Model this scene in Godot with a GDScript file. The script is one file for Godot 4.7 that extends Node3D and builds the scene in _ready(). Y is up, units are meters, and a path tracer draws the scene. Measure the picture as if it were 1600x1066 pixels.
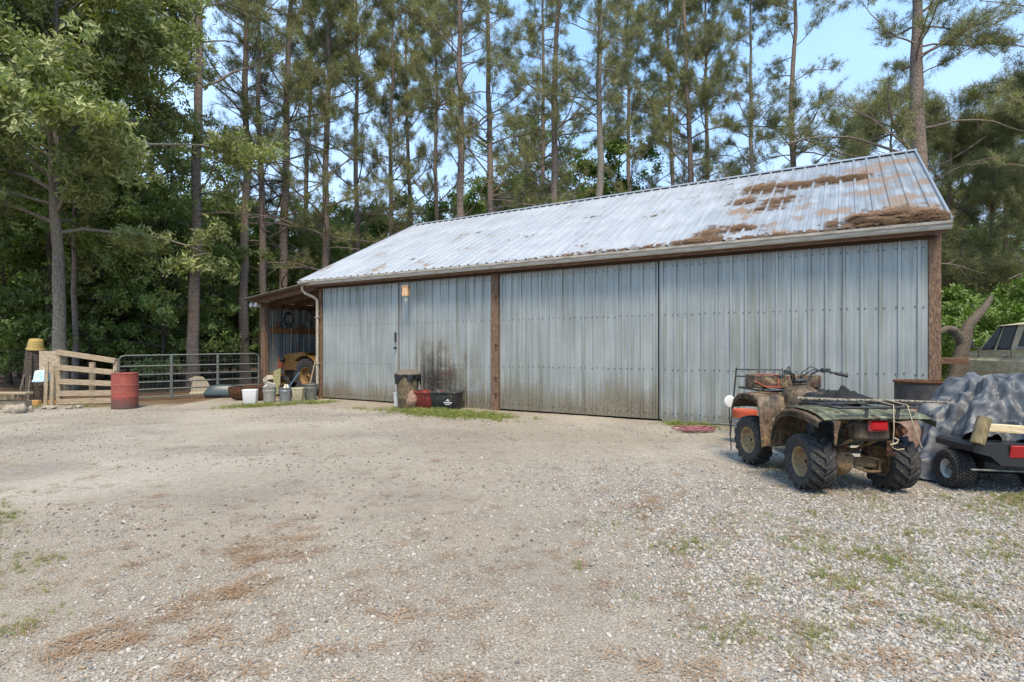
extends Node3D

const UA := 0.54  # barn is turned by this angle about y (radians, clockwise)
const F := 868.0
var rng := RandomNumberGenerator.new()
var mats := {}
var names := {}

# ------------------------------------------------------------------ mesh builder
class MB:
	var v := PackedVector3Array()
	var n := PackedVector3Array()
	var uv := PackedVector2Array()
	var c := PackedColorArray()
	var col := Color.WHITE
	var xf := Transform3D.IDENTITY

	func tri(a: Vector3, b: Vector3, d: Vector3) -> void:
		a = xf * a; b = xf * b; d = xf * d
		var nn := (b - a).cross(d - a).normalized()
		v.append(a); v.append(d); v.append(b)
		for i in 3:
			n.append(nn); c.append(col); uv.append(Vector2.ZERO)

	func quad(a: Vector3, b: Vector3, d: Vector3, e: Vector3) -> void:
		tri(a, b, d); tri(a, d, e)

	func quad_uv(a, b, d, e, ua, ub, ud, ue) -> void:
		tri(a, b, d); tri(a, d, e)
		var k := uv.size()
		uv[k - 6] = ua; uv[k - 5] = ud; uv[k - 4] = ub
		uv[k - 3] = ua; uv[k - 2] = ue; uv[k - 1] = ud

	# rows of points; smooth normals; wrap joins last column with first
	func grid(rows: Array, wrap := false) -> void:
		var R := rows.size()
		var C: int = rows[0].size()
		var nr := []
		for i in R:
			var line := PackedVector3Array()
			for j in C:
				var up: Vector3 = rows[mini(i + 1, R - 1)][j] - rows[maxi(i - 1, 0)][j]
				var j0 := (j - 1 + C) % C if wrap else maxi(j - 1, 0)
				var j1 := (j + 1) % C if wrap else mini(j + 1, C - 1)
				var ac: Vector3 = rows[i][j1] - rows[i][j0]
				var q := ac.cross(up)
				if q.length_squared() < 1e-14:
					q = ac.cross(rows[mini(i + 1, R - 1)][(j + 1) % C] - rows[maxi(i - 1, 0)][(j + 1) % C])
				line.append(q.normalized() if q.length_squared() > 1e-16 else Vector3.UP)
			nr.append(line)
		var B := xf.basis
		for i in R - 1:
			for j in (C if wrap else C - 1):
				var k := (j + 1) % C
				var p := [[i, j], [i, k], [i + 1, k], [i, j], [i + 1, k], [i + 1, j]]
				for m in [0, 2, 1, 3, 5, 4]:
					var a: Array = p[m]
					v.append(xf * rows[a[0]][a[1]])
					n.append((B * nr[a[0]][a[1]]).normalized())
					c.append(col)
					var uj: float = float(j + 1 if a[1] == k else j) / (C if wrap else C - 1)
					uv.append(Vector2(uj, float(a[0]) / (R - 1)))

	# chamfered box centred at p
	func box(p: Vector3, s: Vector3, b := 0.0, basis := Basis.IDENTITY) -> void:
		var keep := xf
		xf = xf * Transform3D(basis, p)
		var h := s * 0.5
		if b <= 0.0:
			var q := []
			for z in [-1, 1]:
				for y in [-1, 1]:
					for x in [-1, 1]:
						q.append(Vector3(x * h.x, y * h.y, z * h.z))
			quad(q[4], q[5], q[7], q[6]); quad(q[1], q[0], q[2], q[3])
			quad(q[5], q[1], q[3], q[7]); quad(q[0], q[4], q[6], q[2])
			quad(q[6], q[7], q[3], q[2]); quad(q[0], q[1], q[5], q[4])
		else:
			b = minf(b, minf(h.x, minf(h.y, h.z)) * 0.9)
			var axes := [Vector3.RIGHT, Vector3.UP, Vector3.BACK]
			for a in 3:
				var e1: Vector3 = axes[(a + 1) % 3]
				var e2: Vector3 = axes[(a + 2) % 3]
				var h1: float = h[(a + 1) % 3]
				var h2: float = h[(a + 2) % 3]
				for sg in [-1.0, 1.0]:
					var o: Vector3 = axes[a] * h[a] * sg
					var r1: Vector3 = e1 * (h1 - b)
					var r2: Vector3 = e2 * (h2 - b)
					if sg > 0: quad(o - r1 - r2, o + r1 - r2, o + r1 + r2, o - r1 + r2)
					else: quad(o - r1 + r2, o + r1 + r2, o + r1 - r2, o - r1 - r2)
				# edges along axis a
				for s1 in [-1.0, 1.0]:
					for s2 in [-1.0, 1.0]:
						var l: Vector3 = axes[a] * (h[a] - b)
						var p1: Vector3 = e1 * s1 * h1 + e2 * s2 * (h2 - b)
						var p2: Vector3 = e1 * s1 * (h1 - b) + e2 * s2 * h2
						if s1 * s2 > 0: quad(p1 + l, p1 - l, p2 - l, p2 + l)
						else: quad(p2 + l, p2 - l, p1 - l, p1 + l)
			for x in [-1.0, 1.0]:
				for y in [-1.0, 1.0]:
					for z in [-1.0, 1.0]:
						var a1 := Vector3(x * h.x, y * (h.y - b), z * (h.z - b))
						var a2 := Vector3(x * (h.x - b), y * h.y, z * (h.z - b))
						var a3 := Vector3(x * (h.x - b), y * (h.y - b), z * h.z)
						if x * y * z > 0: tri(a1, a2, a3)
						else: tri(a1, a3, a2)
		xf = keep

	# tube along points; r one radius or a list; caps closed
	func tube(pts: Array, r, sides := 8, caps := true) -> void:
		var rows := []
		var N := pts.size()
		var side := Vector3.ZERO
		for i in N:
			var d: Vector3 = (pts[mini(i + 1, N - 1)] - pts[maxi(i - 1, 0)]).normalized()
			if side == Vector3.ZERO:
				side = d.cross(Vector3.UP if absf(d.y) < 0.9 else Vector3.RIGHT).normalized()
			side = (side - d * side.dot(d)).normalized()
			var s2 := d.cross(side)
			var rr: float = r[i] if r is Array or r is PackedFloat32Array else r
			var line := PackedVector3Array()
			for j in sides:
				var a := TAU * j / sides
				line.append(pts[i] + (side * cos(a) + s2 * sin(a)) * rr)
			rows.append(line)
		grid(rows, true)
		if caps:
			for e in [0, N - 1]:
				for j in range(1, sides - 1):
					var L: PackedVector3Array = rows[e]
					if e == 0: tri(L[0], L[j + 1], L[j])
					else: tri(L[0], L[j], L[j + 1])

	# profile of Vector2(radius, y) turned about y; sharp corners where profile repeats a point
	func lathe(prof: Array, seg := 24, squash := Vector2.ONE) -> void:
		var start := 0
		for i in range(1, prof.size() + 1):
			if i == prof.size() or prof[i] == prof[i - 1]:
				var rows := []
				for k in range(start, i):
					var line := PackedVector3Array()
					for j in seg:
						var a := -TAU * j / seg
						line.append(Vector3(cos(a) * prof[k].x * squash.x, prof[k].y, sin(a) * prof[k].x * squash.y))
					rows.append(line)
				if rows.size() > 1: grid(rows, true)
				start = i

	# closed 2D outline (counter-clockwise, x-y) pushed along z from z0 to z1
	func prism(poly: PackedVector2Array, z0: float, z1: float) -> void:
		var ix := Geometry2D.triangulate_polygon(poly)
		if Geometry2D.is_polygon_clockwise(poly):
			poly = poly.duplicate(); poly.reverse(); ix = Geometry2D.triangulate_polygon(poly)
		for k in range(0, ix.size(), 3):
			var a := poly[ix[k]]; var b := poly[ix[k + 1]]; var d := poly[ix[k + 2]]
			if (b - a).cross(d - a) < 0:
				var t := b; b = d; d = t
			tri(Vector3(a.x, a.y, z1), Vector3(b.x, b.y, z1), Vector3(d.x, d.y, z1))
			tri(Vector3(a.x, a.y, z0), Vector3(d.x, d.y, z0), Vector3(b.x, b.y, z0))
		for k in poly.size():
			var a := poly[k]; var b := poly[(k + 1) % poly.size()]
			quad(Vector3(a.x, a.y, z0), Vector3(b.x, b.y, z0), Vector3(b.x, b.y, z1), Vector3(a.x, a.y, z1))

	func mesh() -> ArrayMesh:
		var arr := []
		arr.resize(Mesh.ARRAY_MAX)
		arr[Mesh.ARRAY_VERTEX] = v
		arr[Mesh.ARRAY_NORMAL] = n
		arr[Mesh.ARRAY_TEX_UV] = uv
		arr[Mesh.ARRAY_COLOR] = c
		var m := ArrayMesh.new()
		m.add_surface_from_arrays(Mesh.PRIMITIVE_TRIANGLES, arr)
		return m

# ------------------------------------------------------------------ scene helpers
func numbered(called: String) -> String:
	names[called] = names.get(called, -1) + 1
	return called if names[called] == 0 else "%s_%03d" % [called, names[called]]

func thing(called, label, category, at := Vector3.ZERO, turn := 0.0, group := "") -> Node3D:
	var o := Node3D.new()
	o.name = numbered(called)
	add_child(o)
	o.position = at
	o.rotation.y = turn
	meta(o, label, category, group)
	return o

func meta(o, label := "", category := "", group := "", kind := "") -> void:
	if label: o.set_meta("label", label)
	if category: o.set_meta("category", category)
	if group: o.set_meta("group", group)
	if kind: o.set_meta("kind", kind)

func put(called: String, m, material: Material, parent: Node = null, at := Transform3D.IDENTITY) -> MeshInstance3D:
	var o := MeshInstance3D.new()
	o.mesh = m.mesh() if m is MB else m
	o.material_override = material
	if parent == null:
		o.name = numbered(called)
		add_child(o)
	else:
		o.name = called
		parent.add_child(o, true)
	o.transform = at
	return o

func single(called, m, material, label, category, at := Vector3.ZERO, turn := 0.0, group := "") -> MeshInstance3D:
	var o := put(called, m, material, null, Transform3D(Basis(Vector3.UP, turn), at))
	meta(o, label, category, group)
	return o

func ground(px: float, py: float) -> Vector3:
	var z := F * 1.5 / (py - 545.0)
	return Vector3((px - 800.0) / F * z, 0, -z)

func at_px(px: float, depth: float, y := 0.0) -> Vector3:
	return Vector3((px - 800.0) / F * depth, y, -depth)

func barn_pt(t: float, y: float, o: float) -> Vector3:
	return Vector3(-5.747, y, -16.909) + Vector3(0.8577, 0, 0.5141) * t + Vector3(-0.5141, 0, 0.8577) * o

func noise(seed_: int, freq: float, oct := 4, type := FastNoiseLite.TYPE_SIMPLEX_SMOOTH) -> FastNoiseLite:
	var f := FastNoiseLite.new()
	f.seed = seed_
	f.noise_type = type
	f.frequency = freq
	f.fractal_octaves = oct
	return f

func ramp(stops: Array) -> Gradient:
	var g := Gradient.new()
	var off := PackedFloat32Array()
	var cs := PackedColorArray()
	for s in stops:
		off.append(s[0]); cs.append(s[1])
	g.offsets = off
	g.colors = cs
	return g

func ntex(size: int, f: FastNoiseLite, stops: Array, normal := 0.0) -> NoiseTexture2D:
	var t := NoiseTexture2D.new()
	t.width = size
	t.height = size
	t.seamless = true
	t.noise = f
	if normal > 0.0:
		t.as_normal_map = true
		t.bump_strength = normal
	else:
		t.color_ramp = ramp(stops)
	return t

func h(code: String) -> Color:
	return Color.html(code)

# plain material; colour is sRGB
func flat(key: String, color: Color, rough := 0.7, metal := 0.0) -> StandardMaterial3D:
	if not mats.has(key):
		var m := StandardMaterial3D.new()
		m.albedo_color = color
		m.roughness = rough
		m.metallic = metal
		mats[key] = m
	return mats[key]

# mottled material: noise between colours, triplanar in the object's own axes
func mottle(key: String, stops: Array, scale: Vector3, rough := 0.8, metal := 0.0, oct := 4, bump := 0.0, freq := 0.02) -> StandardMaterial3D:
	if not mats.has(key):
		var m := StandardMaterial3D.new()
		m.albedo_texture = ntex(256, noise(key.hash() % 1000, freq, oct), stops)
		m.uv1_triplanar = true
		m.uv1_scale = scale
		m.roughness = rough
		m.metallic = metal
		if bump > 0.0:
			m.normal_enabled = true
			m.normal_texture = ntex(256, noise(key.hash() % 1000 + 7, freq * 2.0, 4), [], bump)
		mats[key] = m
	return mats[key]

func wood(key: String, dark: Color, mid: Color, pale: Color, along: int, coarse := 5.0) -> StandardMaterial3D:
	var s := Vector3.ONE * coarse
	s[along] = coarse * 0.09
	return mottle(key, [[0.0, dark], [0.4, mid], [0.62, mid.lerp(pale, 0.5)], [1.0, pale]], s, 0.85, 0.0, 5, 4.0, 0.03)

func _ready() -> void:
	rng.seed = 11
	var cam := Camera3D.new()
	cam.name = "camera"
	add_child(cam)
	cam.position = Vector3(0, 1.5, 0)
	cam.set_frustum(0.1 * 1066.0 / F, Vector2(0, 0.1 * 12.0 / F), 0.1, 600.0)
	cam.current = true
	var env := Environment.new()
	env.background_mode = Environment.BG_SKY
	var sm := ProceduralSkyMaterial.new()
	sm.sky_top_color = h("5f82a8")
	sm.sky_horizon_color = h("8f9cab")
	sm.sky_curve = 0.16
	sm.ground_bottom_color = h("6a655c")
	sm.ground_horizon_color = h("8b9199")
	sm.sky_energy_multiplier = 1.0
	sm.sun_angle_max = 1.0
	var cover := NoiseTexture2D.new()
	cover.width = 1024
	cover.height = 512
	cover.seamless = true
	cover.noise = noise(5, 0.006, 5)
	cover.color_ramp = ramp([[0.0, Color(0.5, 0.5, 0.5, 0.0)], [0.4, Color(0.5, 0.5, 0.5, 0.1)], [0.8, Color(0.5, 0.5, 0.5, 0.4)], [1.0, Color(0.5, 0.5, 0.5, 0.5)]])
	sm.sky_cover = cover
	var sky := Sky.new()
	sky.sky_material = sm
	env.sky = sky
	env.tonemap_mode = Environment.TONE_MAPPER_LINEAR
	env.tonemap_exposure = 3.35
	env.sdfgi_enabled = true
	env.ssao_enabled = true
	env.ssil_enabled = true
	var we := WorldEnvironment.new()
	we.name = "world"
	we.environment = env
	add_child(we)
	var sun := DirectionalLight3D.new()
	sun.name = "sun"
	sun.light_energy = 0.5
	sun.light_angular_distance = 18.0
	sun.light_color = h("ffeed6")
	sun.shadow_enabled = true
	add_child(sun)
	sun.look_at_from_position(Vector3(2.5, 26, 16), Vector3.ZERO)

	build_materials()
	build_ground()
	build_barn()
	build_lean_to()
	build_forest()
	build_fences()
	build_yard()
	build_atv()
	build_mower()
	build_truck()
	build_litter()

# ------------------------------------------------------------------ materials
var galv: StandardMaterial3D
var roofm: StandardMaterial3D

func build_materials() -> void:
	wood("post_wood", h("46382c"), h("6d5544"), h("87705c"), 1)
	wood("beam_wood", h("3a2b20"), h("63493a"), h("80684f"), 0)
	wood("grey_plank", h("6b5f4e"), h("9a8b74"), h("b9ab93"), 0)
	wood("grey_post", h("6b5f4e"), h("96886f"), h("b3a58d"), 1)
	wood("fresh_plank", h("9c8867"), h("c9b892"), h("ddd0b0"), 0)
	mottle("dark_metal", [[0.0, h("232425")], [0.6, h("3b3d3e")], [1.0, h("5c5a55")]], Vector3.ONE * 2, 0.5, 0.3)
	mottle("galv_tube", [[0.0, h("454a47")], [0.5, h("666b67")], [1.0, h("8c908b")]], Vector3.ONE * 3, 0.5, 0.4)
	mottle("rust", [[0.0, h("2b1d14")], [0.45, h("4f3524")], [0.75, h("6f472b")], [1.0, h("8a6244")]], Vector3.ONE * 2.5, 0.9)
	mottle("gutter_paint", [[0.0, h("8d877a")], [0.5, h("b3ada0")], [1.0, h("c9c4b8")]], Vector3(0.6, 3, 3), 0.5)
	mottle("rubber", [[0.0, h("1e1e1f")], [0.5, h("313132")], [0.75, h("4a463f")], [1.0, h("6d6353")]], Vector3.ONE * 4, 0.85, 0.0, 4, 2.0)
	mottle("mud", [[0.0, h("5d4a33")], [0.5, h("8a7150")], [1.0, h("ab9370")]], Vector3.ONE * 4, 0.95, 0.0, 4, 6.0)
	galv = wall_material()
	roofm = roof_material()

func mottled_image(w: int, hh: int, fn: Callable) -> ImageTexture:
	var im := Image.create(w, hh, false, Image.FORMAT_RGB8)
	for y in hh:
		for x in w:
			im.set_pixel(x, y, fn.call(x, y))
	return ImageTexture.create_from_image(im)

# the sheet metal of the front: zinc spangle, water streaks, splashed soil, black mildew behind the tubs
func wall_material() -> StandardMaterial3D:
	var W := 1536
	var H := 352
	var n1 := noise(1, 0.9, 3)
	var n2 := noise(2, 6.0, 2)
	var n3 := noise(3, 0.35, 4)
	var streak := noise(4, 1.0, 3)
	var zinc := h("a6aba8")
	var zinc2 := h("8f9694")
	var soil := h("6e6554")
	var soil2 := h("8c8473")
	var mould := h("2f2c27")
	var rustc := h("54402f")
	var t := mottled_image(W, H, func(px, py):
		var x: float = 15.2 * px / W - 0.1
		var y: float = 3.45 * (1.0 - float(py) / H)
		var s: float = streak.get_noise_2d(x * 9.0, y * 0.35)
		var b: float = n1.get_noise_2d(x, y)
		var f: float = n2.get_noise_2d(x * 3.0, y * 2.0)
		var c: Color = zinc.lerp(zinc2, clampf(0.5 + 0.7 * s + 0.5 * b + 0.25 * f, 0, 1))
		# soil splashed up from the yard, ragged and streaked
		var top: float = 0.42 + 0.3 * n3.get_noise_2d(x * 2.0, 0.0) + 0.22 * s + (0.2 if x > 6.3 and x < 10.3 else 0.0) - (0.2 if x > 10.3 else 0.0)
		var k: float = clampf((top - y) / 0.45 + 0.35 + 0.45 * f + 0.2 * b, 0, 1)
		c = c.lerp(soil.lerp(soil2, clampf(0.5 + f + b * 0.5, 0, 1)), k * 0.85)
		# mildew streaks hanging from the top rail
		var m: float = clampf(0.9 * streak.get_noise_2d(x * 5.0 + 40.0, y * 0.22) + 0.5 * n3.get_noise_2d(x, 7.0 + y * 0.4) - 0.08, 0, 1)
		c = c.lerp(h("6b6b5c"), m * 0.8)
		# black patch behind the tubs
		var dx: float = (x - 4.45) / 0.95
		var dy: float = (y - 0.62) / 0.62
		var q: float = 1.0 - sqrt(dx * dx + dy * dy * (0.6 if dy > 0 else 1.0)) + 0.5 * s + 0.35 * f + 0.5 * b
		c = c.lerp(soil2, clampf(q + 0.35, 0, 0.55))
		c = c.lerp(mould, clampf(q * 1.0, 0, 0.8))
		var e: float = 1.0 - Vector2((x - 4.75) / 0.42, (y - 0.85) / 0.3).length() + 0.7 * f + 0.5 * b
		c = c.lerp(rustc, clampf(e, 0, 0.75))
		if f > 0.47 and q > 0.0: c = c.lerp(zinc, 0.7)
		return c)
	var m := StandardMaterial3D.new()
	m.albedo_texture = t
	m.roughness = 0.42
	m.metallic = 0.35
	m.texture_repeat = false
	return m

func roof_material() -> StandardMaterial3D:
	var W := 1280
	var H := 512
	var n1 := noise(21, 0.8, 4)
	var n2 := noise(22, 5.0, 3)
	var streak := noise(23, 1.0, 3)
	var t := mottled_image(W, H, func(px, py):
		var x: float = 15.7 * px / W - 0.57
		var y: float = 6.1 * (1.0 - float(py) / H)
		var s: float = streak.get_noise_2d(x * 7.0, y * 0.4)
		var b: float = n1.get_noise_2d(x, y)
		var f: float = n2.get_noise_2d(x, y)
		var c: Color = h("c3c7cb").lerp(h("a7adb3"), clampf(0.4 + s * 0.6 + b * 0.5 + 0.3 * f, 0, 1))
		var k: float = clampf((x - 10.2) / 4.0, 0, 1)
		c = c.lerp(h("7e868c"), clampf(k * 0.75 + (s + b) * 0.5 * k, 0, 0.8))
		var r: float = k * 0.9 - 0.66 + b * 1.7 + f * 0.35 + s * 0.35 - y * 0.06
		c = c.lerp(h("a08063"), clampf(r * 1.6, 0, 0.8))
		return c)
	var m := StandardMaterial3D.new()
	m.albedo_texture = t
	m.roughness = 0.38
	m.metallic = 0.35
	m.texture_repeat = false
	return m

# ------------------------------------------------------------------ ground
var gn1 := noise(31, 0.28, 4)
var gn2 := noise(32, 1.3, 3)
var gn3 := noise(33, 0.09, 3)

func seg_dist(x: float, z: float, a: Vector2, b: Vector2) -> float:
	var p := Vector2(x, z)
	return p.distance_to(Geometry2D.get_closest_point_to_segment(p, a, b))

# > 0 on the gravel yard, < 0 in the woods
func yard_edge(x: float, z: float) -> float:
	var e := 14.9 + z + 0.05 * (x + 12.0) * -1.0
	if x > -9.0: e = maxf(e, 17.2 + z)
	if x > -6.2: e = maxf(e, 30.0 + z)
	return e + gn1.get_noise_2d(x, z) * 0.7

# how thick loose gravel lies (0..1)
func gravel_at(x: float, z: float) -> float:
	var k := 0.035 + 0.26 * clampf(gn1.get_noise_2d(x + 50, z) * 2.6 - 0.15, -0.2, 1.0)
	var right := clampf((x - 0.35 - (z + 3.0) * 0.3) / 1.5, 0, 1) * clampf((z + 8.5) / 2.5, 0, 1)
	k = maxf(k, right * (0.85 + 0.3 * gn2.get_noise_2d(x, z)))
	return clampf(k, 0.03, 1.0)

func straw_at(x: float, z: float) -> float:
	var k := 0.0
	k = maxf(k, 0.9 - seg_dist(x, z, Vector2(-2.05, -2.95), Vector2(-1.6, -3.6)) / 0.2)
	k = maxf(k, 0.9 - seg_dist(x, z, Vector2(-2.2, -2.8), Vector2(-2.0, -3.1)) / 0.18)
	k = maxf(k, 0.7 - seg_dist(x, z, Vector2(-1.9, -3.9), Vector2(-2.0, -4.4)) / 0.3)
	k = maxf(k, 0.8 - seg_dist(x, z, Vector2(-1.55, -4.1), Vector2(-1.9, -4.7)) / 0.35)
	k = maxf(k, 0.6 - seg_dist(x, z, Vector2(1.1, -5.2), Vector2(1.7, -5.8)) / 0.6)
	return k + 0.6 * gn2.get_noise_2d(x * 2.0, z * 2.0) * clampf(k * 3.0 + 0.4, 0, 1)

func ground_y(x: float, z: float) -> float:
	var k := 0.012 * gn1.get_noise_2d(x, z) + 0.006 * gn2.get_noise_2d(x * 1.5, z * 1.5)
	var d := Vector2(x, z).length()
	if d > 24.0: k += minf((d - 24.0) * 0.004, 0.6)
	return k - 0.012

func build_ground() -> void:
	var xs := PackedFloat32Array()
	var zs := PackedFloat32Array()
	for k in range(-6, 0): xs.append(-15.0 - 14.0 * pow(-k, 1.3))
	for k in range(0, 226): xs.append(-15.0 + 27.0 * k / 225.0)
	for k in range(1, 7): xs.append(12.0 + 14.0 * pow(k, 1.3))
	for k in range(-5, 0): zs.append(1.0 + 8.0 * pow(-k, 1.4))
	for k in range(0, 151): zs.append(1.0 - 19.0 * k / 150.0)
	for k in range(1, 12): zs.append(-18.0 - 5.0 * pow(k, 1.5))
	var W := xs.size()
	var vs := PackedVector3Array()
	var cs := PackedColorArray()
	var uvs := PackedVector2Array()
	var sand := Color(0.46, 0.43, 0.375)
	var pale := Color(0.57, 0.545, 0.49)
	var grit := Color(0.29, 0.275, 0.25)
	var straw := Color(0.24, 0.145, 0.075)
	var green := Color(0.17, 0.17, 0.06)
	var litter := Color(0.17, 0.105, 0.06)
	for z in zs:
		for x in xs:
			vs.append(Vector3(x, ground_y(x, z), z))
			uvs.append(Vector2(x, z) / 3.6)
			var a := gn1.get_noise_2d(x, z)
			var b := gn2.get_noise_2d(x, z)
			var c := sand.lerp(pale, clampf(0.45 + 1.5 * a + 0.4 * b, 0, 1))
			c = c.lerp(Color(0.3, 0.29, 0.27), clampf(1.6 * gn1.get_noise_2d(x * 0.8 + 70, z * 1.1 + 30) - 0.25 + 0.5 * b, 0, 0.55))
			c = c.lerp(grit, clampf(gravel_at(x, z) * 0.75 + 0.2 * b, 0, 0.8))
			var tan_ := clampf(gn3.get_noise_2d(x + 9, z - 4) * 2.0 - 0.1 + (0.1 if z < -9.0 else 0.0), 0, 0.4)
			c = c.lerp(Color(0.39, 0.34, 0.275), tan_)
			c = c.lerp(straw, clampf(straw_at(x, z) * 0.3, 0, 0.1))
			c = c.lerp(green, clampf(grass_at(x, z) * 0.5, 0, 0.5))
			var w := yard_edge(x, z)
			c = c.lerp(litter.lerp(Color(0.27, 0.18, 0.1), clampf(0.5 + b, 0, 1)), clampf(0.5 - w * 0.9 + 0.5 * b, 0, 1))
			cs.append(c)
	var idx := PackedInt32Array()
	for j in zs.size() - 1:
		for i in W - 1:
			var p := j * W + i
			idx.append_array([p, p + W + 1, p + 1, p, p + W, p + W + 1])
	var ns := PackedVector3Array()
	ns.resize(vs.size())
	ns.fill(Vector3.UP)
	for j in range(1, zs.size() - 1):
		for i in range(1, W - 1):
			var p := j * W + i
			ns[p] = -(vs[p + 1] - vs[p - 1]).cross(vs[p + W] - vs[p - W]).normalized()
			if ns[p].y < 0: ns[p] = -ns[p]
	var arr := []
	arr.resize(Mesh.ARRAY_MAX)
	arr[Mesh.ARRAY_VERTEX] = vs
	arr[Mesh.ARRAY_NORMAL] = ns
	arr[Mesh.ARRAY_COLOR] = cs
	arr[Mesh.ARRAY_TEX_UV] = uvs
	arr[Mesh.ARRAY_INDEX] = idx
	var am := ArrayMesh.new()
	am.add_surface_from_arrays(Mesh.PRIMITIVE_TRIANGLES, arr)
	var m := StandardMaterial3D.new()
	m.vertex_color_use_as_albedo = true
	m.albedo_texture = ntex(1024, noise(41, 0.17, 5), [[0.0, h("8f8b86")], [0.35, h("c9c5bf")], [0.55, h("e6e2dc")], [0.75, h("f4f1ec")], [1.0, h("ffffff")]])
	m.normal_enabled = true
	m.normal_texture = ntex(1024, noise(42, 0.22, 4), [], 5.0)
	m.normal_scale = 0.8
	m.detail_enabled = true
	m.detail_blend_mode = BaseMaterial3D.BLEND_MODE_MUL
	m.detail_albedo = ntex(1024, noise(43, 0.03, 5), [[0.0, h("d9d5cf")], [0.45, h("f3f1ed")], [1.0, h("ffffff")]])
	m.roughness = 0.95
	var o := put("ground", am, m)
	meta(o, "pale gravel and sand yard running back to leaf litter under trees", "ground", "", "structure")

# how thick grass grows (0..1)
func grass_at(x: float, z: float) -> float:
	var k := 0.0
	# strip at the foot of the barn
	var q := Vector3(x + 5.747, 0, z + 16.909)
	var t := q.x * 0.8577 + q.z * 0.5141
	var o := q.x * -0.5141 + q.z * 0.8577
	k = maxf(k, 1.3 - Vector2((t - 5.7) / 2.0, (o - 1.3) / 0.75).length())
	k = maxf(k, 0.75 - Vector2((t - 3.4) / 1.3, (o - 1.55) / 0.4).length())
	k = maxf(k, 1.0 - seg_dist(x, z, Vector2(-5.2, -15.6), Vector2(-7.3, -14.2)) / 0.5)
	k = maxf(k, 0.75 - Vector2((t - 11.0) / 1.6, (o - 0.45) / 0.5).length())
	# under and behind the quad bike and the mower
	k = maxf(k, 0.95 - Vector2((x - 5.3) / 1.6, (z + 5.35) / 0.7).length())
	k = maxf(k, 0.6 - Vector2((x - 3.6) / 1.3, (z + 6.8) / 1.2).length())
	k = maxf(k, 0.33 - Vector2((x - 2.9) / 2.4, (z + 4.0) / 1.9).length() * 0.3)
	k = maxf(k, 0.55 - Vector2((x - 12.0) / 5.0, (z + 7.0) / 5.0).length() * 0.4)
	# left verge
	k = maxf(k, 0.4 - seg_dist(x, z, Vector2(-5.6, -5.6), Vector2(-3.1, -3.0)) / 1.6)
	k = maxf(k, 0.5 - seg_dist(x, z, Vector2(-12.5, -14.4), Vector2(-10.2, -14.6)) / 0.6)
	return clampf(k + 0.5 * gn2.get_noise_2d(x * 1.2, z * 1.2) * (1.0 if k > 0.02 else 0.0), 0, 1) if k > 0.0 else 0.0

# ------------------------------------------------------------------ barn
# cross-section of ribbed sheet: list of (x, height) for width w, ribs every 0.27
func rib_profile(x0: float, x1: float, first := 0.0) -> PackedVector2Array:
	var p := PackedVector2Array()
	p.append(Vector2(x0, 0))
	var k := floorf((x0 - first) / 0.27)
	while true:
		var r := first + k * 0.27
		for q in [[-0.034, 0.0], [-0.02, 0.028], [0.02, 0.028], [0.034, 0.0], [0.083, 0.0], [0.092, 0.005], [0.104, 0.005], [0.113, 0.0], [0.157, 0.0], [0.166, 0.005], [0.178, 0.005], [0.187, 0.0]]:
			var x: float = r + q[0]
			if x > x0 + 0.002 and x < x1 - 0.002: p.append(Vector2(x, q[1]))
		k += 1.0
		if r > x1: break
	p.append(Vector2(x1, 0))
	return p

# sheet between x0..x1 from a to b (b - a is the run of the ribs), lifted along nrm; uv from metric position
func rib_sheet(x0, x1, a: Vector3, b: Vector3, nrm: Vector3, uvf: Callable, first := 0.0) -> MB:
	var m := MB.new()
	var p := rib_profile(x0, x1, first)
	for i in p.size() - 1:
		var l0 := Vector3(p[i].x, 0, 0) + nrm * p[i].y
		var l1 := Vector3(p[i + 1].x, 0, 0) + nrm * p[i + 1].y
		m.quad_uv(a + l0, a + l1, b + l1, b + l0, uvf.call(p[i].x, 0.0), uvf.call(p[i + 1].x, 0.0), uvf.call(p[i + 1].x, 1.0), uvf.call(p[i].x, 1.0))
	return m

var barn: Node3D

func wall_bay(called: String, label: String, x0: float, x1: float, z: float, y0: float, y1: float) -> void:
	var bay := Node3D.new()
	bay.name = called
	barn.add_child(bay, true)
	if label: bay.set_meta("label", label)
	var x := x0
	while x < x1 - 0.02:
		var e := minf(x + 1.08, x1)
		if x1 - e < 0.3: e = x1
		var lift := rng.randf_range(0.0, 0.004)
		var uvf := func(px, k): return Vector2((px + 0.1) / 15.2, 1.0 - (y0 + (y1 - y0) * k) / 3.45)
		put("metal_sheet", rib_sheet(x, e, Vector3(0, y0, z + lift), Vector3(0, y1, z + lift + rng.randf_range(-0.006, 0.006)), Vector3.BACK, uvf, x0 + 0.06), galv, bay)
		x = e
	# screws through the flats, in rows at the girts
	var s := MB.new()
	for y in [0.16, 1.07, 2.2, 3.2]:
		if y < y0 + 0.05 or y > y1 - 0.04: continue
		var q := x0 + 0.06
		while q < x1 - 0.05:
			for d in [0.055, 0.215]:
				if q + d < x1 - 0.03:
					s.box(Vector3(q + d + rng.randf_range(-0.008, 0.008), y + rng.randf_range(-0.012, 0.012), z + 0.008), Vector3(0.02, 0.02, 0.014), 0.004)
			q += 0.27
	var so := put("screw_heads", s, flat("screw", h("3d3f40"), 0.6, 0.3), bay)
	so.set_meta("kind", "stuff")
	var f := MB.new()
	f.box(Vector3((x0 + x1) / 2, (y0 + y1) / 2, z - 0.05), Vector3(x1 - x0 - 0.01, y1 - y0 - 0.01, 0.08))
	put("wall_frame", f, mats["beam_wood"], bay)

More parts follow.
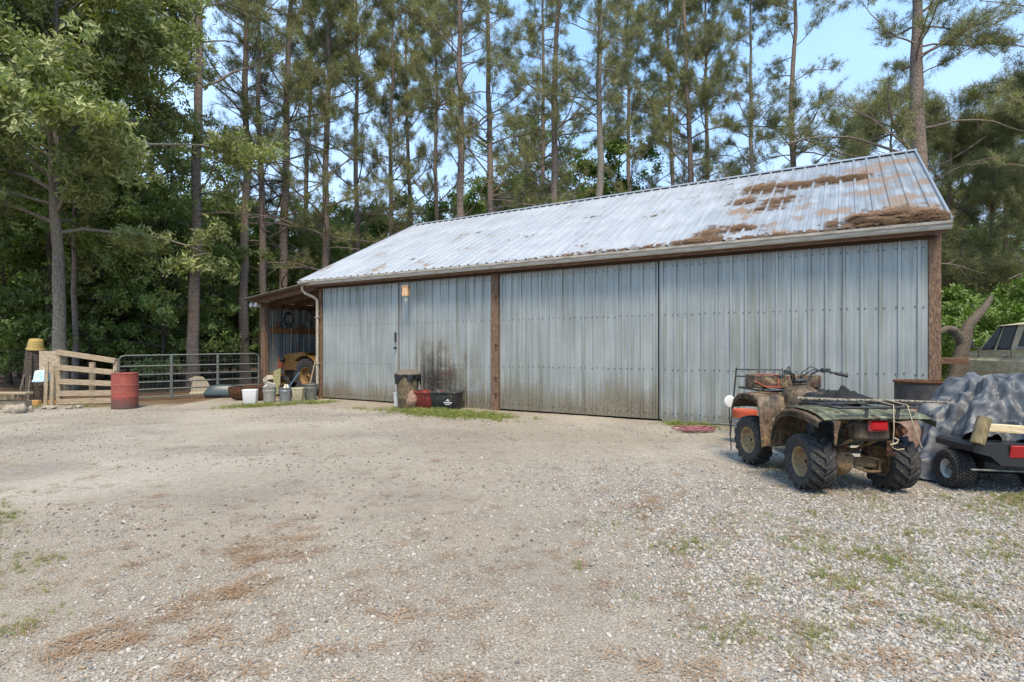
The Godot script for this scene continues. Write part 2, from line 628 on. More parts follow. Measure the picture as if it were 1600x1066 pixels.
func build_barn() -> void:
	barn = thing("metal_barn", "long grey ribbed metal barn with brown posts and a straw littered roof", "barn", Vector3(-5.747, 0, -16.909), -UA)
	wall_bay("hinged_door", "", 0.01, 3.07, 0.02, 0.03, 3.42)
	wall_bay("stained_wall", "stained stretch of metal wall behind the tubs", 3.08, 6.14, 0.0, -0.03, 3.42)
	wall_bay("sliding_door", "", 6.36, 10.27, 0.015, 0.03, 3.42)
	wall_bay("sliding_door", "", 10.31, 14.81, 0.05, 0.04, 3.42)
	var m := MB.new()
	# seam strip between the sliding doors
	m.box(Vector3(10.29, 1.7, -0.04), Vector3(0.05, 3.4, 0.06))
	put("door_jamb", m, flat("gap_wood", h("2c211a"), 0.9), barn)
	for p in [[6.25, 0.2, 0.03], [14.9, 0.17, 0.0], [-0.075, 0.13, 0.0]]:
		m = MB.new()
		m.box(Vector3(p[0], 1.66, p[2] - 0.02), Vector3(p[1], 3.44, 0.18), 0.008)
		put("post", m, mats["post_wood"], barn)
	# hinge plates on the centre post
	for y in [0.35, 0.75, 1.55, 2.75]:
		m = MB.new()
		m.box(Vector3(6.2 + 0.1 * (int(y * 100) % 2), y, 0.107), Vector3(0.06, 0.12, 0.012), 0.003)
		put("hinge", m, mats["rust"], barn)
	# latch and knob of the hinged door
	m = MB.new()
	m.box(Vector3(2.98, 1.82, 0.055), Vector3(0.07, 0.26, 0.03), 0.008)
	put("door_latch", m, mats["dark_metal"], barn)
	m = MB.new()
	m.box(Vector3(2.98, 1.52, 0.045), Vector3(0.05, 0.09, 0.02), 0.006)
	m.tube([Vector3(2.98, 1.52, 0.05), Vector3(2.98, 1.52, 0.09), Vector3(2.98, 1.52, 0.1), Vector3(2.98, 1.52, 0.125)], [0.012, 0.012, 0.028, 0.02], 10)
	put("door_knob", m, mats["dark_metal"], barn)
	# header, fascia, soffit
	m = MB.new()
	m.box(Vector3(7.4, 3.45, 0.03), Vector3(15.0, 0.26, 0.15), 0.006)
	put("header_beam", m, flat("header_wood", h("4a382b"), 0.9), barn)
	var x := -0.53
	while x < 15.0:
		var e := minf(x + 3.9, 15.04)
		m = MB.new()
		m.box(Vector3((x + e) / 2, 3.42, 0.34), Vector3(e - x - 0.006, 0.15, 0.036), 0.004)
		put("fascia_board", m, mats["beam_wood"], barn)
		x = e
	# rafter tails
	x = 0.3
	while x < 15.0:
		m = MB.new()
		m.box(Vector3(x, 3.47, 0.17), Vector3(0.045, 0.12, 0.3))
		put("rafter", m, mats["beam_wood"], barn)
		x += 1.22
	# gutter, K profile
	m = MB.new()
	var prof := PackedVector2Array([Vector2(0.365, 3.535), Vector2(0.365, 3.405), Vector2(0.44, 3.405), Vector2(0.462, 3.44), Vector2(0.462, 3.465), Vector2(0.49, 3.49), Vector2(0.497, 3.53), Vector2(0.485, 3.532), Vector2(0.478, 3.495), Vector2(0.45, 3.47), Vector2(0.45, 3.445), Vector2(0.433, 3.416), Vector2(0.376, 3.416), Vector2(0.376, 3.535)])
	m.xf = Transform3D(Basis(Vector3.BACK, Vector3.UP, Vector3.RIGHT), Vector3.ZERO)
	m.prism(prof, -0.58, 15.08)
	m.prism(PackedVector2Array([Vector2(0.366, 3.53), Vector2(0.366, 3.406), Vector2(0.44, 3.406), Vector2(0.46, 3.44), Vector2(0.49, 3.49), Vector2(0.495, 3.53)]), 15.06, 15.075)
	m.prism(PackedVector2Array([Vector2(0.366, 3.53), Vector2(0.366, 3.406), Vector2(0.44, 3.406), Vector2(0.46, 3.44), Vector2(0.49, 3.49), Vector2(0.495, 3.53)]), -0.575, -0.56)
	put("gutter", m, mats["gutter_paint"], barn)
	m = MB.new()
	m.tube([Vector3(-0.42, 3.41, 0.43), Vector3(-0.42, 3.27, 0.43), Vector3(-0.36, 3.18, 0.38), Vector3(-0.16, 3.05, 0.2), Vector3(-0.1, 2.98, 0.15), Vector3(-0.09, 2.85, 0.145), Vector3(-0.09, 0.42, 0.145), Vector3(-0.09, 0.3, 0.16), Vector3(-0.13, 0.18, 0.27), Vector3(-0.16, 0.13, 0.36)], 0.045, 10)
	for y in [2.45, 1.05]:
		m.box(Vector3(-0.09, y, 0.145), Vector3(0.13, 0.03, 0.11), 0.004)
	put("downspout", m, mottle("spout_paint", [[0.0, h("5f564a")], [0.45, h("9d9484")], [1.0, h("c4bdb0")]], Vector3(4, 1.5, 4), 0.6), barn)
	# roof: front and back slopes of single sheets
	var e0 := Vector3(0, 3.545, 0.43)
	var r0 := Vector3(0, 6.29, -5.0)
	var run := (r0 - e0).normalized()
	var nrm := Vector3.RIGHT.cross(run).normalized() * 1.0
	if nrm.y < 0: nrm = -nrm
	x = -0.55
	while x < 15.05:
		var e := minf(x + 1.08, 15.07)
		if 15.07 - e < 0.3: e = 15.07
		var uvf := func(px, k): return Vector2((px + 0.57) / 15.7, 1.0 - k)
		put("roof_sheet", rib_sheet(x, e, e0 + nrm * rng.randf_range(0, 0.004), r0 + nrm * rng.randf_range(0, 0.004), nrm, uvf, -0.5), roofm, barn)
		var back := rib_sheet(x, e, Vector3(0, 3.545, -10.43), r0 + Vector3(0, 0, -0.001), Vector3(nrm.x, nrm.y, -nrm.z), uvf, -0.5)
		put("roof_sheet", back, roofm, barn)
		x = e
	m = MB.new()
	for s in [1.0, -1.0]:
		var poly := PackedVector2Array([Vector2(-5.0 + s * 5.39, 3.53), Vector2(-5.0, 6.27), Vector2(-5.0, 6.17), Vector2(-5.0 + s * 5.3, 3.47)])
		m.xf = Transform3D(Basis(Vector3.BACK, Vector3.UP, Vector3.RIGHT), Vector3.ZERO)
		m.prism(poly, -0.53, 15.05)
	put("roof_deck", m, mats["beam_wood"], barn)
	# ridge cap and end trims
	m = MB.new()
	for s in [1.0, -1.0]:
		var d := Vector3(0, 6.335, -5.0)
		var q := Vector3(0, -0.085, 0.17 * s)
		m.xf = Transform3D.IDENTITY
		m.box(d + q * 0.5 + Vector3(7.26, 0.0, 0), Vector3(15.7, 0.006, 0.19), 0.0, Basis(Vector3.RIGHT, 0.465 * s))
	put("ridge_cap", m, flat("cap_metal", h("9aa3ab"), 0.4, 0.35), barn)
	for s in [[-0.555, 1.0], [15.075, 1.0], [-0.555, -1.0], [15.075, -1.0]]:
		m = MB.new()
		m.tube([Vector3(s[0], 3.555, -5.0 + s[1] * 5.44), Vector3(s[0], 6.315, -5.0 + s[1] * 0.02)], 0.028, 4)
		put("rake_trim", m, flat("cap_metal", h("9aa3ab"), 0.4, 0.35), barn)
	# foam closure dashes under the cap
	m = MB.new()
	x = -0.5
	while x < 15.0:
		m.box(Vector3(x + 0.135, 6.225, -4.83), Vector3(0.2, 0.018, 0.02), 0.0, Basis(Vector3.RIGHT, 0.465))
		x += 0.27
	var cs := put("closure_strip", m, flat("closure", h("1c1d1f"), 0.9), barn)
	cs.set_meta("kind", "stuff")
	# gable ends and back wall
	for g in [[-0.08, -0.12], [14.93, 14.97]]:
		m = MB.new()
		m.xf = Transform3D(Basis(Vector3.BACK, Vector3.UP, Vector3.RIGHT), Vector3.ZERO)
		m.prism(PackedVector2Array([Vector2(-0.12, -0.03), Vector2(-0.12, 3.42), Vector2(-5.0, 6.1), Vector2(-9.9, 3.42), Vector2(-9.9, -0.03)]), minf(g[0], g[1]), maxf(g[0], g[1]))
		put("gable_wall", m, flat("gable_metal", h("8d989e"), 0.5, 0.3), barn)
	m = MB.new()
	m.box(Vector3(7.43, 1.7, -9.95), Vector3(15.0, 3.46, 0.08))
	put("back_wall", m, flat("gable_metal", h("8d989e"), 0.5, 0.3), barn)
	# board on edge along the foot of the right hand door
	var lm := MB.new()
	lm.tube([Vector3(-1.05, 0.03, 0), Vector3(0, 0.034, 0), Vector3(1.05, 0.03, 0)], 0.025, 8)
	single("metal_pipe", lm, mats["galv_tube"], "thin grey pipe lying along the foot of the barn door by the red rope", "pipe", barn_pt(11.45, 0.0, 0.18), -UA)
	# trap hung from the eave
	var t := thing("bee_trap", "small wooden bee trap with a clear jar hanging from the barn eave", "bee trap", barn_pt(3.62, 2.8, 0.34), -UA + 0.35)
	m = MB.new()
	m.box(Vector3(0, 0.22, 0), Vector3(0.17, 0.25, 0.17), 0.006)
	m.box(Vector3(0, 0.355, 0), Vector3(0.2, 0.02, 0.2), 0.004)
	put("wood_box", m, wood("trap_wood", h("9c7a58"), h("c5a17c"), h("dcc0a0"), 1), t)
	m = MB.new()
	m.lathe([Vector2(0.0, -0.07), Vector2(0.045, -0.065), Vector2(0.052, -0.04), Vector2(0.052, 0.04), Vector2(0.04, 0.065), Vector2(0.04, 0.095)], 16)
	var gl := StandardMaterial3D.new()
	gl.albedo_color = Color(0.75, 0.8, 0.72, 0.35)
	gl.transparency = BaseMaterial3D.TRANSPARENCY_ALPHA
	gl.roughness = 0.08
	put("jar", m, gl, t)
	m = MB.new()
	m.tube([Vector3(-0.06, 0.36, 0), Vector3(-0.03, 0.62, -0.01)], 0.004, 5)
	m.tube([Vector3(0.06, 0.36, 0), Vector3(0.03, 0.62, -0.01)], 0.004, 5)
	put("hanging_cord", m, flat("cord", h("6f6a60"), 0.9), t)

func build_lean_to() -> void:
	var n := Node3D.new()
	n.name = "lean_to"
	barn.add_child(n)
	n.set_meta("label", "open lean-to shed with rusty sheet roof at the barn's end")
	var m := MB.new()
	for p in [Vector3(-2.93, 1.5, -0.06), Vector3(-2.93, 1.5, -2.9)]:
		m = MB.new()
		m.box(p, Vector3(0.2, 3.06, 0.15), 0.01)
		put("lean_to_post", m, mats["post_wood"], n)
	# roof slopes up towards the barn
	var a := Vector3(-3.3, 3.09, 0)
	var b := Vector3(-0.06, 3.44, 0)
	var d := (b - a)
	var x := 0.55
	while x > -5.6:
		m = MB.new()
		m.box((a + b) / 2 + Vector3(0, 0.02, x - 0.5), Vector3(d.length(), 0.022, 0.994), 0.003, Basis(Vector3.BACK, atan2(d.y, d.x)))
		put("roof_sheet", m, mottle("old_tin", [[0.0, h("4d443b")], [0.5, h("7c756b")], [1.0, h("a09b92")]], Vector3.ONE * 1.5, 0.6, 0.2), n)
		x -= 1.0
	for z in [0.2, -0.55, -1.4, -2.25, -3.1, -4.0]:
		m = MB.new()
		m.box((a + b) / 2 + Vector3(0.05, -0.085, z), Vector3(d.length() - 0.15, 0.15, 0.045), 0.004, Basis(Vector3.BACK, atan2(d.y, d.x)))
		put("rafter", m, mats["beam_wood"], n)
	m = MB.new()
	m.box(Vector3(-2.93, 2.96, -2.3), Vector3(0.09, 0.14, 5.2), 0.004)
	put("side_beam", m, mats["beam_wood"], n)
	# side wall of ribbed sheets, seen from inside
	var z := -0.25
	while z > -5.0:
		var e := z - 1.08
		var sheet := rib_sheet(0.0, 1.08, Vector3(0, 0.02, 0), Vector3(0, 3.0, 0), Vector3.BACK, func(px, k): return Vector2(fposmod(0.06 + px * 0.05 - z * 0.11, 1.0), 0.75 - 0.7 * k), 0.1)
		put("side_sheet", sheet, galv, n, Transform3D(Basis(Vector3.UP, PI / 2), Vector3(-3.02, 0, z)))
		z = e
	m = MB.new()
	m.box(Vector3(-1.5, 1.6, -5.55), Vector3(3.1, 3.3, 0.05))
	put("end_wall", m, flat("gable_metal", h("8d989e"), 0.5, 0.3), n)
	lean_to_clutter()
	for y in [0.55, 2.12]:
		m = MB.new()
		m.box(Vector3(0, 0, 0), Vector3(4.6, 0.2, 0.045), 0.005)
		put("wall_girt", m, wood("girt_wood", h("5a3a20"), h("8c5f37"), h("a87a4d"), 0), n, Transform3D(Basis(Vector3.UP, PI / 2), Vector3(-2.955, y, -2.6)))
	# floodlight pair on the corner post
	var fl := thing("flood_light", "twin round white flood lights on the corner of the lean-to roof", "lamp", barn_pt(-3.0, 2.86, 0.1), -UA)
	m = MB.new()
	m.box(Vector3(-0.05, 0.06, 0.03), Vector3(0.34, 0.1, 0.07), 0.01)
	put("mount_plate", m, flat("white_paint", h("d6d5d0"), 0.5), fl)
	for k in [-0.14, 0.1]:
		m = MB.new()
		m.xf = Transform3D(Basis(Vector3.RIGHT, PI / 2 - 0.3), Vector3(k, 0.05, 0.08))
		m.lathe([Vector2(0.0, -0.04), Vector2(0.04, -0.03), Vector2(0.05, 0.03), Vector2(0.085, 0.11), Vector2(0.085, 0.125), Vector2(0.06, 0.14), Vector2(0.0, 0.147)], 18)
		put("lamp_head", m, flat("white_paint", h("d6d5d0"), 0.5), fl)
	# tools hung along the side wall
	var labels := ["long wooden handled hoe hung beside the lean-to post", "wooden handled shovel hung with its blade up in the lean-to", "thin grey handled rake hung in the lean-to", "wooden handled fork hung in the middle of the lean-to wall", "dark handled spade hung deepest in the lean-to"]
	for i in 5:
		var tz := -0.35 - 0.36 * i
		var tt := thing("hand_tool", labels[i], "tool", barn_pt(-2.88, 1.5, tz), -UA + PI / 2, "tools hung on the lean-to wall")
		m = MB.new()
		m.tube([Vector3(0, 0.0 - 0.1 * (i % 2), 0), Vector3(0.02 * (i - 2), 1.35, 0)], 0.017, 7)
		put("handle", m, mats["grey_post"] if i % 2 == 0 else mats["dark_metal"], tt)
		m = MB.new()
		if i % 2 == 1:
			m.lathe([Vector2(0.0, 1.34), Vector2(0.09, 1.36), Vector2(0.11, 1.5), Vector2(0.08, 1.6), Vector2(0.0, 1.64)], 12, Vector2(1, 0.25))
		else:
			m.box(Vector3(0, 1.36, 0.03), Vector3(0.2, 0.05, 0.03), 0.006)
			for q in 4: m.tube([Vector3(-0.09 + 0.06 * q, 1.35, 0.04), Vector3(-0.09 + 0.06 * q, 1.26, 0.06)], 0.006, 5)
		put("blade", m, mats["rust"], tt)
	var jug := thing("plastic_jug", "dirty white plastic jug hanging deep inside the lean-to", "jug", barn_pt(-2.8, 1.62, -2.25), -UA)
	m = MB.new()
	m.lathe([Vector2(0.0, 0.0), Vector2(0.13, 0.0), Vector2(0.15, 0.03), Vector2(0.15, 0.36), Vector2(0.1, 0.47), Vector2(0.045, 0.52), Vector2(0.045, 0.56)], 18)
	put("body", m, flat("dirty_white", h("b9b2a2"), 0.7), jug)
	m = MB.new()
	m.tube([Vector3(0.0, 0.55, 0), Vector3(0.01, 0.8, 0)], 0.006, 5)
	put("string", m, flat("cord", h("6f6a60"), 0.9), jug)
	tractor()
	# loose things leaning in the bay
	var st := single("broom_handle", tube_mb([Vector3(0, 0, 0), Vector3(0.1, 1.75, -0.42)], 0.022), mats["grey_post"], "long pale wooden handle leaning beside the tractor tyre", "handle", barn_pt(-0.62, 0.0, 0.1), -UA)
	st.visible = true
	m = MB.new()
	m.box(Vector3(0, 0.42, 0), Vector3(0.34, 0.86, 0.04), 0.006, Basis(Vector3.BACK, 0.3) * Basis(Vector3.RIGHT, -0.25))
	single("olive_board", m, mottle("olive", [[0.0, h("6d6a4a")], [0.5, h("8d8a62")], [1.0, h("a8a37c")]], Vector3.ONE * 2, 0.8), "faded olive board leaning against the tractor front in the lean-to", "board", barn_pt(-2.05, 0.0, 0.12), -UA)
	m = tube_mb([Vector3(0, 0.0, 0), Vector3(0.55, 0.75, -0.2)], 0.025)
	single("blue_bar", m, flat("blue_paint", h("5f7f96"), 0.6), "pale blue metal bar leaning under the tractor hood", "bar", barn_pt(-1.75, 0.0, 0.12), -UA)
	m = MB.new()
	m.box(Vector3(0, 0.5, 0), Vector3(0.3, 0.16, 0.2), 0.01, Basis(Vector3.BACK, 0.5))
	m.box(Vector3(0.02, 0.2, 0), Vector3(0.16, 0.42, 0.16), 0.01, Basis(Vector3.BACK, 0.25))
	single("paint_box", m, flat("dirty_white", h("b9b2a2"), 0.7), "dirty white carton propped at the foot of the lean-to post", "box", barn_pt(-2.62, 0.0, 0.02), -UA)
	var jk := thing("red_jack", "rusty red farm jack standing beside the lean-to post", "jack", barn_pt(-2.58, 0.0, -0.35), -UA)
	m = MB.new()
	m.box(Vector3(0, 0.6, 0), Vector3(0.05, 1.2, 0.03), 0.005)
	m.box(Vector3(0, 0.02, 0), Vector3(0.22, 0.04, 0.14), 0.006)
	put("bar", m, mottle("red_rust", [[0.0, h("4d2a20")], [0.5, h("83422f")], [1.0, h("9d5a45")]], Vector3.ONE * 3), jk)
	m = MB.new()
	m.box(Vector3(0.06, 0.95, 0), Vector3(0.16, 0.2, 0.1), 0.015)
	m.tube([Vector3(0.08, 0.95, 0), Vector3(-0.1, 0.45, 0.1)], 0.02, 7)
	put("lift", m, mats["red_rust"], jk)

func tube_mb(p: Array, r, sides := 8) -> MB:
	var m := MB.new()
	m.tube(p, r, sides)
	return m

# wheel with tread about the local x axis, centred on the origin
func wheel(parent: Node3D, at: Vector3, R: float, w: float, rimr: float, rim_mat: Material, lugs: int, style: int, side := 1.0, turn := 0.0) -> Node3D:
	var wn := Node3D.new()
	wn.name = "wheel"
	parent.add_child(wn, true)
	wn.position = at
	wn.rotation.y = turn
	var m := MB.new()
	var turnx := Basis(Vector3.UP, Vector3.RIGHT, Vector3.FORWARD)  # y axis of the lathe lies along x
	turnx = Basis(Vector3(0, 0, 1), Vector3(1, 0, 0), Vector3(0, 1, 0))
	m.xf = Transform3D(turnx, Vector3.ZERO)
	var hw := w / 2
	var rb := R - (0.022 if style < 2 else 0.05) * R / 0.3 if style < 3 else R - 0.006
	m.lathe([Vector2(rimr, -hw * 0.72), Vector2(rimr * 1.05, -hw * 0.86), Vector2((rimr + R) * 0.52, -hw), Vector2(rb * 0.93, -hw * 0.97), Vector2(rb * 0.985, -hw * 0.8), Vector2(rb, -hw * 0.4), Vector2(rb, hw * 0.4), Vector2(rb * 0.985, hw * 0.8), Vector2(rb * 0.93, hw * 0.97), Vector2((rimr + R) * 0.52, hw), Vector2(rimr * 1.05, hw * 0.86), Vector2(rimr, hw * 0.72)], 40)
	m.xf = Transform3D.IDENTITY
	if style < 3:
		for k in lugs:
			for s in [-1.0, 1.0]:
				# each lug is a bent bar: from the middle of the tread out over the shoulder
				var a0 := TAU * (k + (0.5 if s > 0 else 0.0)) / lugs
				var sweep := TAU / lugs * (1.15 if style == 1 else 1.0)
				var rows := []
				var steps := [[0.02, 0.0, 1.0], [0.45, 0.35, 1.0], [0.85, 0.72, 0.985], [1.0, 0.95, 0.93]] if style != 0 else [[0.1, 0.0, 1.0], [0.5, 0.12, 1.0], [0.9, 0.25, 0.985], [1.04, 0.32, 0.9]]
				var hwid := TAU / lugs * (0.3 if style == 1 else 0.24)
				for q in steps:
					var rr: float = R * q[2]
					var rl: float = rb * q[2] * 0.985
					var aa: float = a0 + sweep * q[1]
					var xx: float = s * hw * q[0]
					var line := PackedVector3Array()
					for c in [[-hwid, rl], [-hwid * 0.75, rr], [hwid * 0.75, rr], [hwid, rl]]:
						line.append(Vector3(xx, sin(aa + c[0]) * c[1], cos(aa + c[0]) * c[1]))
					rows.append(line)
				for i in rows.size() - 1:
					for j in 3:
						var qa: Vector3 = rows[i][j]
						var qb: Vector3 = rows[i][j + 1]
						var qc: Vector3 = rows[i + 1][j + 1]
						var qd: Vector3 = rows[i + 1][j]
						if s > 0: m.quad(qa, qd, qc, qb)
						else: m.quad(qa, qb, qc, qd)
				var l: PackedVector3Array = rows[rows.size() - 1]
				if s > 0: m.quad(l[0], l[3], l[2], l[1])
				else: m.quad(l[0], l[1], l[2], l[3])
	else:
		for k in lugs:
			for j in 7:
				var xx := (-0.86 + 1.72 * j / 6.0) * hw
				var aa := TAU * (k + (0.5 if j % 2 else 0.0)) / lugs
				var cosd := R * (1.0 - 0.1 * pow(absf(xx / hw), 4.0))
				m.box(Vector3(xx, sin(aa) * cosd, cos(aa) * cosd), Vector3(w * 0.115, R * TAU / lugs * 0.62, 0.016), 0.0, Basis(Vector3.RIGHT, -aa))
	put("tyre", m, mats["rubber"], wn)
	m = MB.new()
	m.xf = Transform3D(turnx, Vector3.ZERO)
	var o := hw * 0.74
	m.lathe([Vector2(rimr * 1.05, -o), Vector2(rimr * 1.06, -o * 1.08), Vector2(rimr * 0.96, -o * 1.08), Vector2(rimr * 0.88, -o * 0.8), Vector2(rimr * 0.84, -o * 0.1), Vector2(rimr * 0.5, 0.0), Vector2(0.0, 0.0)], 32)
	m.lathe([Vector2(0.0, 0.004), Vector2(rimr * 0.5, 0.004), Vector2(rimr * 0.84, o * 0.1), Vector2(rimr * 0.88, o * 0.8), Vector2(rimr * 0.96, o * 1.08), Vector2(rimr * 1.06, o * 1.08), Vector2(rimr * 1.05, o)], 32)
	put("rim", m, rim_mat, wn)
	m = MB.new()
	m.xf = Transform3D(turnx, Vector3.ZERO)
	m.lathe([Vector2(0.0, -o * 0.42), Vector2(rimr * 0.24, -o * 0.38), Vector2(rimr * 0.3, -0.01), Vector2(rimr * 0.3, 0.01), Vector2(rimr * 0.24, o * 0.38), Vector2(0.0, o * 0.42)], 16)
	m.xf = Transform3D.IDENTITY
	for k in 4:
		var a := TAU * k / 4 + 0.4
		for s in [-1.0, 1.0]:
			m.tube([Vector3(0, cos(a) * rimr * 0.42, sin(a) * rimr * 0.42), Vector3(s * 0.03, cos(a) * rimr * 0.42, sin(a) * rimr * 0.42)], 0.011, 6)
	put("hub", m, rim_mat, wn)
	return wn

func tractor() -> void:
	var yl := mottle("tractor_paint", [[0.0, h("4a3019")], [0.35, h("705028")], [0.6, h("876736")], [1.0, h("9c8350")]], Vector3.ONE * 2.0, 0.6)
	# nose points to -x
	var t := thing("old_tractor", "small old orange tractor with ribbed rear tyre parked in the lean-to", "tractor", barn_pt(-1.3, 0, -0.95), -UA)
	for s in [0.42, -0.42]:
		wheel(t, Vector3(0, 0.6, s), 0.6, 0.3, 0.3, yl, 18, 2, 1.0, PI / 2)
		wheel(t, Vector3(-1.3, 0.3, s * 0.9), 0.3, 0.14, 0.16, yl, 12, 0, 1.0, PI / 2)
		var m := MB.new()
		var rows := []
		for k in 13:
			var a := deg_to_rad(-15 + 150.0 * k / 12)
			var line := PackedVector3Array()
			for zz in [-0.19, 0.19]: line.append(Vector3(cos(a) * 0.68, 0.6 + sin(a) * 0.68, s + zz))
			rows.append(line)
		m.grid(rows)
		put("fender", m, yl, t)
	var m := MB.new()
	var prof := PackedVector2Array([Vector2(-1.5, 0.78), Vector2(-1.56, 0.95), Vector2(-1.54, 1.22), Vector2(-1.4, 1.33), Vector2(-0.5, 1.4), Vector2(-0.42, 1.3), Vector2(-0.42, 0.8)])
	m.prism(prof, -0.24, 0.24)
	put("hood", m, yl, t)
	m = MB.new()
	m.box(Vector3(-0.75, 0.62, 0), Vector3(1.5, 0.36, 0.3), 0.03)
	m.box(Vector3(0.0, 0.62, 0), Vector3(0.4, 0.45, 0.6), 0.04)
	m.box(Vector3(-1.3, 0.32, 0), Vector3(0.1, 0.1, 0.75), 0.02)
	put("chassis", m, mats["dark_metal"], t)
	m = MB.new()
	m.box(Vector3(-1.562, 1.03, 0), Vector3(0.03, 0.42, 0.4), 0.01)
	put("grille", m, mats["dark_metal"], t)
	m = MB.new()
	m.tube([Vector3(-0.42, 1.2, 0), Vector3(-0.2, 1.42, 0)], 0.018, 7)
	var ring := []
	for k in 25: ring.append(Vector3(-0.2, 1.43, 0) + Basis(Vector3.BACK, 0.75) * Vector3(cos(TAU * k / 24) * 0.19, 0, sin(TAU * k / 24) * 0.19))
	m.tube(ring, 0.014, 6, false)
	put("steering_wheel", m, mats["dark_metal"], t)
	m = MB.new()
	m.box(Vector3(0.12, 1.0, 0), Vector3(0.4, 0.08, 0.42), 0.03)
	m.box(Vector3(0.32, 1.16, 0), Vector3(0.07, 0.3, 0.42), 0.03, Basis(Vector3.BACK, -0.2))
	put("seat", m, mats["dark_metal"], t)
	m = MB.new()
	m.tube([Vector3(-1.1, 1.3, 0.05), Vector3(-1.1, 1.72, 0.05)], 0.025, 8)
	put("exhaust_pipe", m, mats["rust"], t)
	for s in [0.2, -0.2]:
		m = MB.new()
		m.xf = Transform3D(Basis(Vector3.BACK, PI / 2), Vector3(-1.5, 1.12, s * 1.45))
		m.lathe([Vector2(0, -0.09), Vector2(0.05, -0.06), Vector2(0.08, 0.0), Vector2(0.08, 0.02), Vector2(0.0, 0.03)], 14)
		put("headlight", m, mats["dark_metal"], t)

func lean_to_clutter() -> void:
	rng.seed = 41
	# odds and ends along the two girts: tins, boxes, coils
	var what := [["paint_tin", "rusty paint tin on the lean-to girt, nearest the post"], ["oil_tin", "small dark oil tin on the lean-to girt"], ["wood_box", "small wooden box on the lean-to girt"], ["paint_tin", "pale paint tin on the lean-to girt, farthest from the post"]]
	for i in 4:
		var m := MB.new()
		if what[i][0] == "wood_box": m.box(Vector3(0, 0.08, 0), Vector3(0.16, 0.16, 0.22), 0.008)
		else: m.lathe([Vector2(0, 0), Vector2(0, 0), Vector2(0.07, 0), Vector2(0.07, 0), Vector2(0.07, 0.17), Vector2(0.075, 0.175), Vector2(0.06, 0.18), Vector2(0, 0.178)], 16)
		single(what[i][0], m, [mats["rust"], mats["dark_metal"], mats["post_wood"], mats["galv_tube"]][i], what[i][1], "tin" if i != 2 else "box", barn_pt(-2.87, 2.22, -0.55 - 0.42 * i), -UA)
	var lab := ["coiled black hose hung high on the lean-to wall", "coiled tan rope hung on the lean-to wall"]
	for i in 2:
		var pts := []
		for k in 90:
			var a := k * 0.32
			var r := 0.17 + 0.02 * sin(k * 0.7) + 0.015 * i
			pts.append(Vector3(0.02 * sin(k * 1.3) + 0.03, sin(a) * r * 1.25 - 0.2, cos(a) * r))
		single("hose_coil" if i == 0 else "rope_coil", tube_mb(pts, 0.014 - 0.003 * i, 6), flat("cable_black", h("17181a"), 0.5) if i == 0 else mats["grey_post"], lab[i], "coil", barn_pt(-2.9, 2.72 - 0.1 * i, -0.95 - 0.95 * i), -UA)
	var m := MB.new()
	m.box(Vector3(0, 0.45, 0), Vector3(0.4, 0.9, 0.3), 0.02)
	m.box(Vector3(0.02, 0.95, 0.02), Vector3(0.3, 0.12, 0.24), 0.02, Basis(Vector3.UP, 0.3))
	single("storage_crate", m, mats["post_wood"], "tall brown crate with a lump on top behind the tractor nose", "crate", barn_pt(-2.6, 0, -1.35), -UA)
	m = MB.new()
	m.tube([Vector3(0, 0.35, 0), Vector3(0.35, 0.32, 0.02), Vector3(0.75, 0.12, 0.05)], 0.03, 8)
	m.prism(PackedVector2Array([Vector2(-0.05, 0.0), Vector2(0.3, 0.0), Vector2(0.32, 0.26), Vector2(0.0, 0.42)]), -0.02, 0.02)
	single("plough_blade", m, mats["rust"], "rusty plough blade lying in front of the tractor", "plough", barn_pt(-2.0, 0.0, 0.06), -UA + 0.2)

# ------------------------------------------------------------------ plants
class Crown:
	var v := PackedVector3Array()
	var c := PackedColorArray()
	func add(t: Transform3D, tmpl: PackedVector3Array, col: Color) -> void:
		v.append_array(t * tmpl)
		var k := PackedColorArray()
		k.resize(tmpl.size())
		k.fill(col)
		c.append_array(k)
	func mesh() -> ArrayMesh:
		var arr := []
		arr.resize(Mesh.ARRAY_MAX)
		arr[Mesh.ARRAY_VERTEX] = v
		arr[Mesh.ARRAY_COLOR] = c
		var m := ArrayMesh.new()
		m.add_surface_from_arrays(Mesh.PRIMITIVE_TRIANGLES, arr)
		return m

func rdir() -> Vector3:
	var z := rng.randf_range(-1, 1)
	var a := rng.randf() * TAU
	var r := sqrt(1.0 - z * z)
	return Vector3(r * cos(a), z, r * sin(a))

# a twig along +y with n leaves, each two triangles folded at the midrib
func leaf_twig(n: int, length: float, width: float, spread: float, droop: float) -> PackedVector3Array:
	var out := PackedVector3Array()
	for i in n:
		var base := Vector3(0, spread * (float(i) / n - 0.35), 0) + rdir() * spread * 0.28
		var a := i * 2.4 + rng.randf_range(-0.5, 0.5)
		var d := Vector3(cos(a), rng.randf_range(-0.1, 0.7) - droop, sin(a)).normalized()
		var side := d.cross((Vector3.UP + rdir() * 0.6).normalized()).normalized()
		var up := side.cross(d)
		var L := length * rng.randf_range(0.7, 1.25)
		var mid := base + d * L * 0.45 - up * L * 0.05
		var tip := base + d * L - Vector3(0, L * (0.12 + 0.2 * droop), 0)
		var w := side * width * 0.5 * rng.randf_range(0.8, 1.2)
		out.append_array([base, mid + w + up * width * 0.12, tip, base, tip, mid - w + up * width * 0.12])
	return out

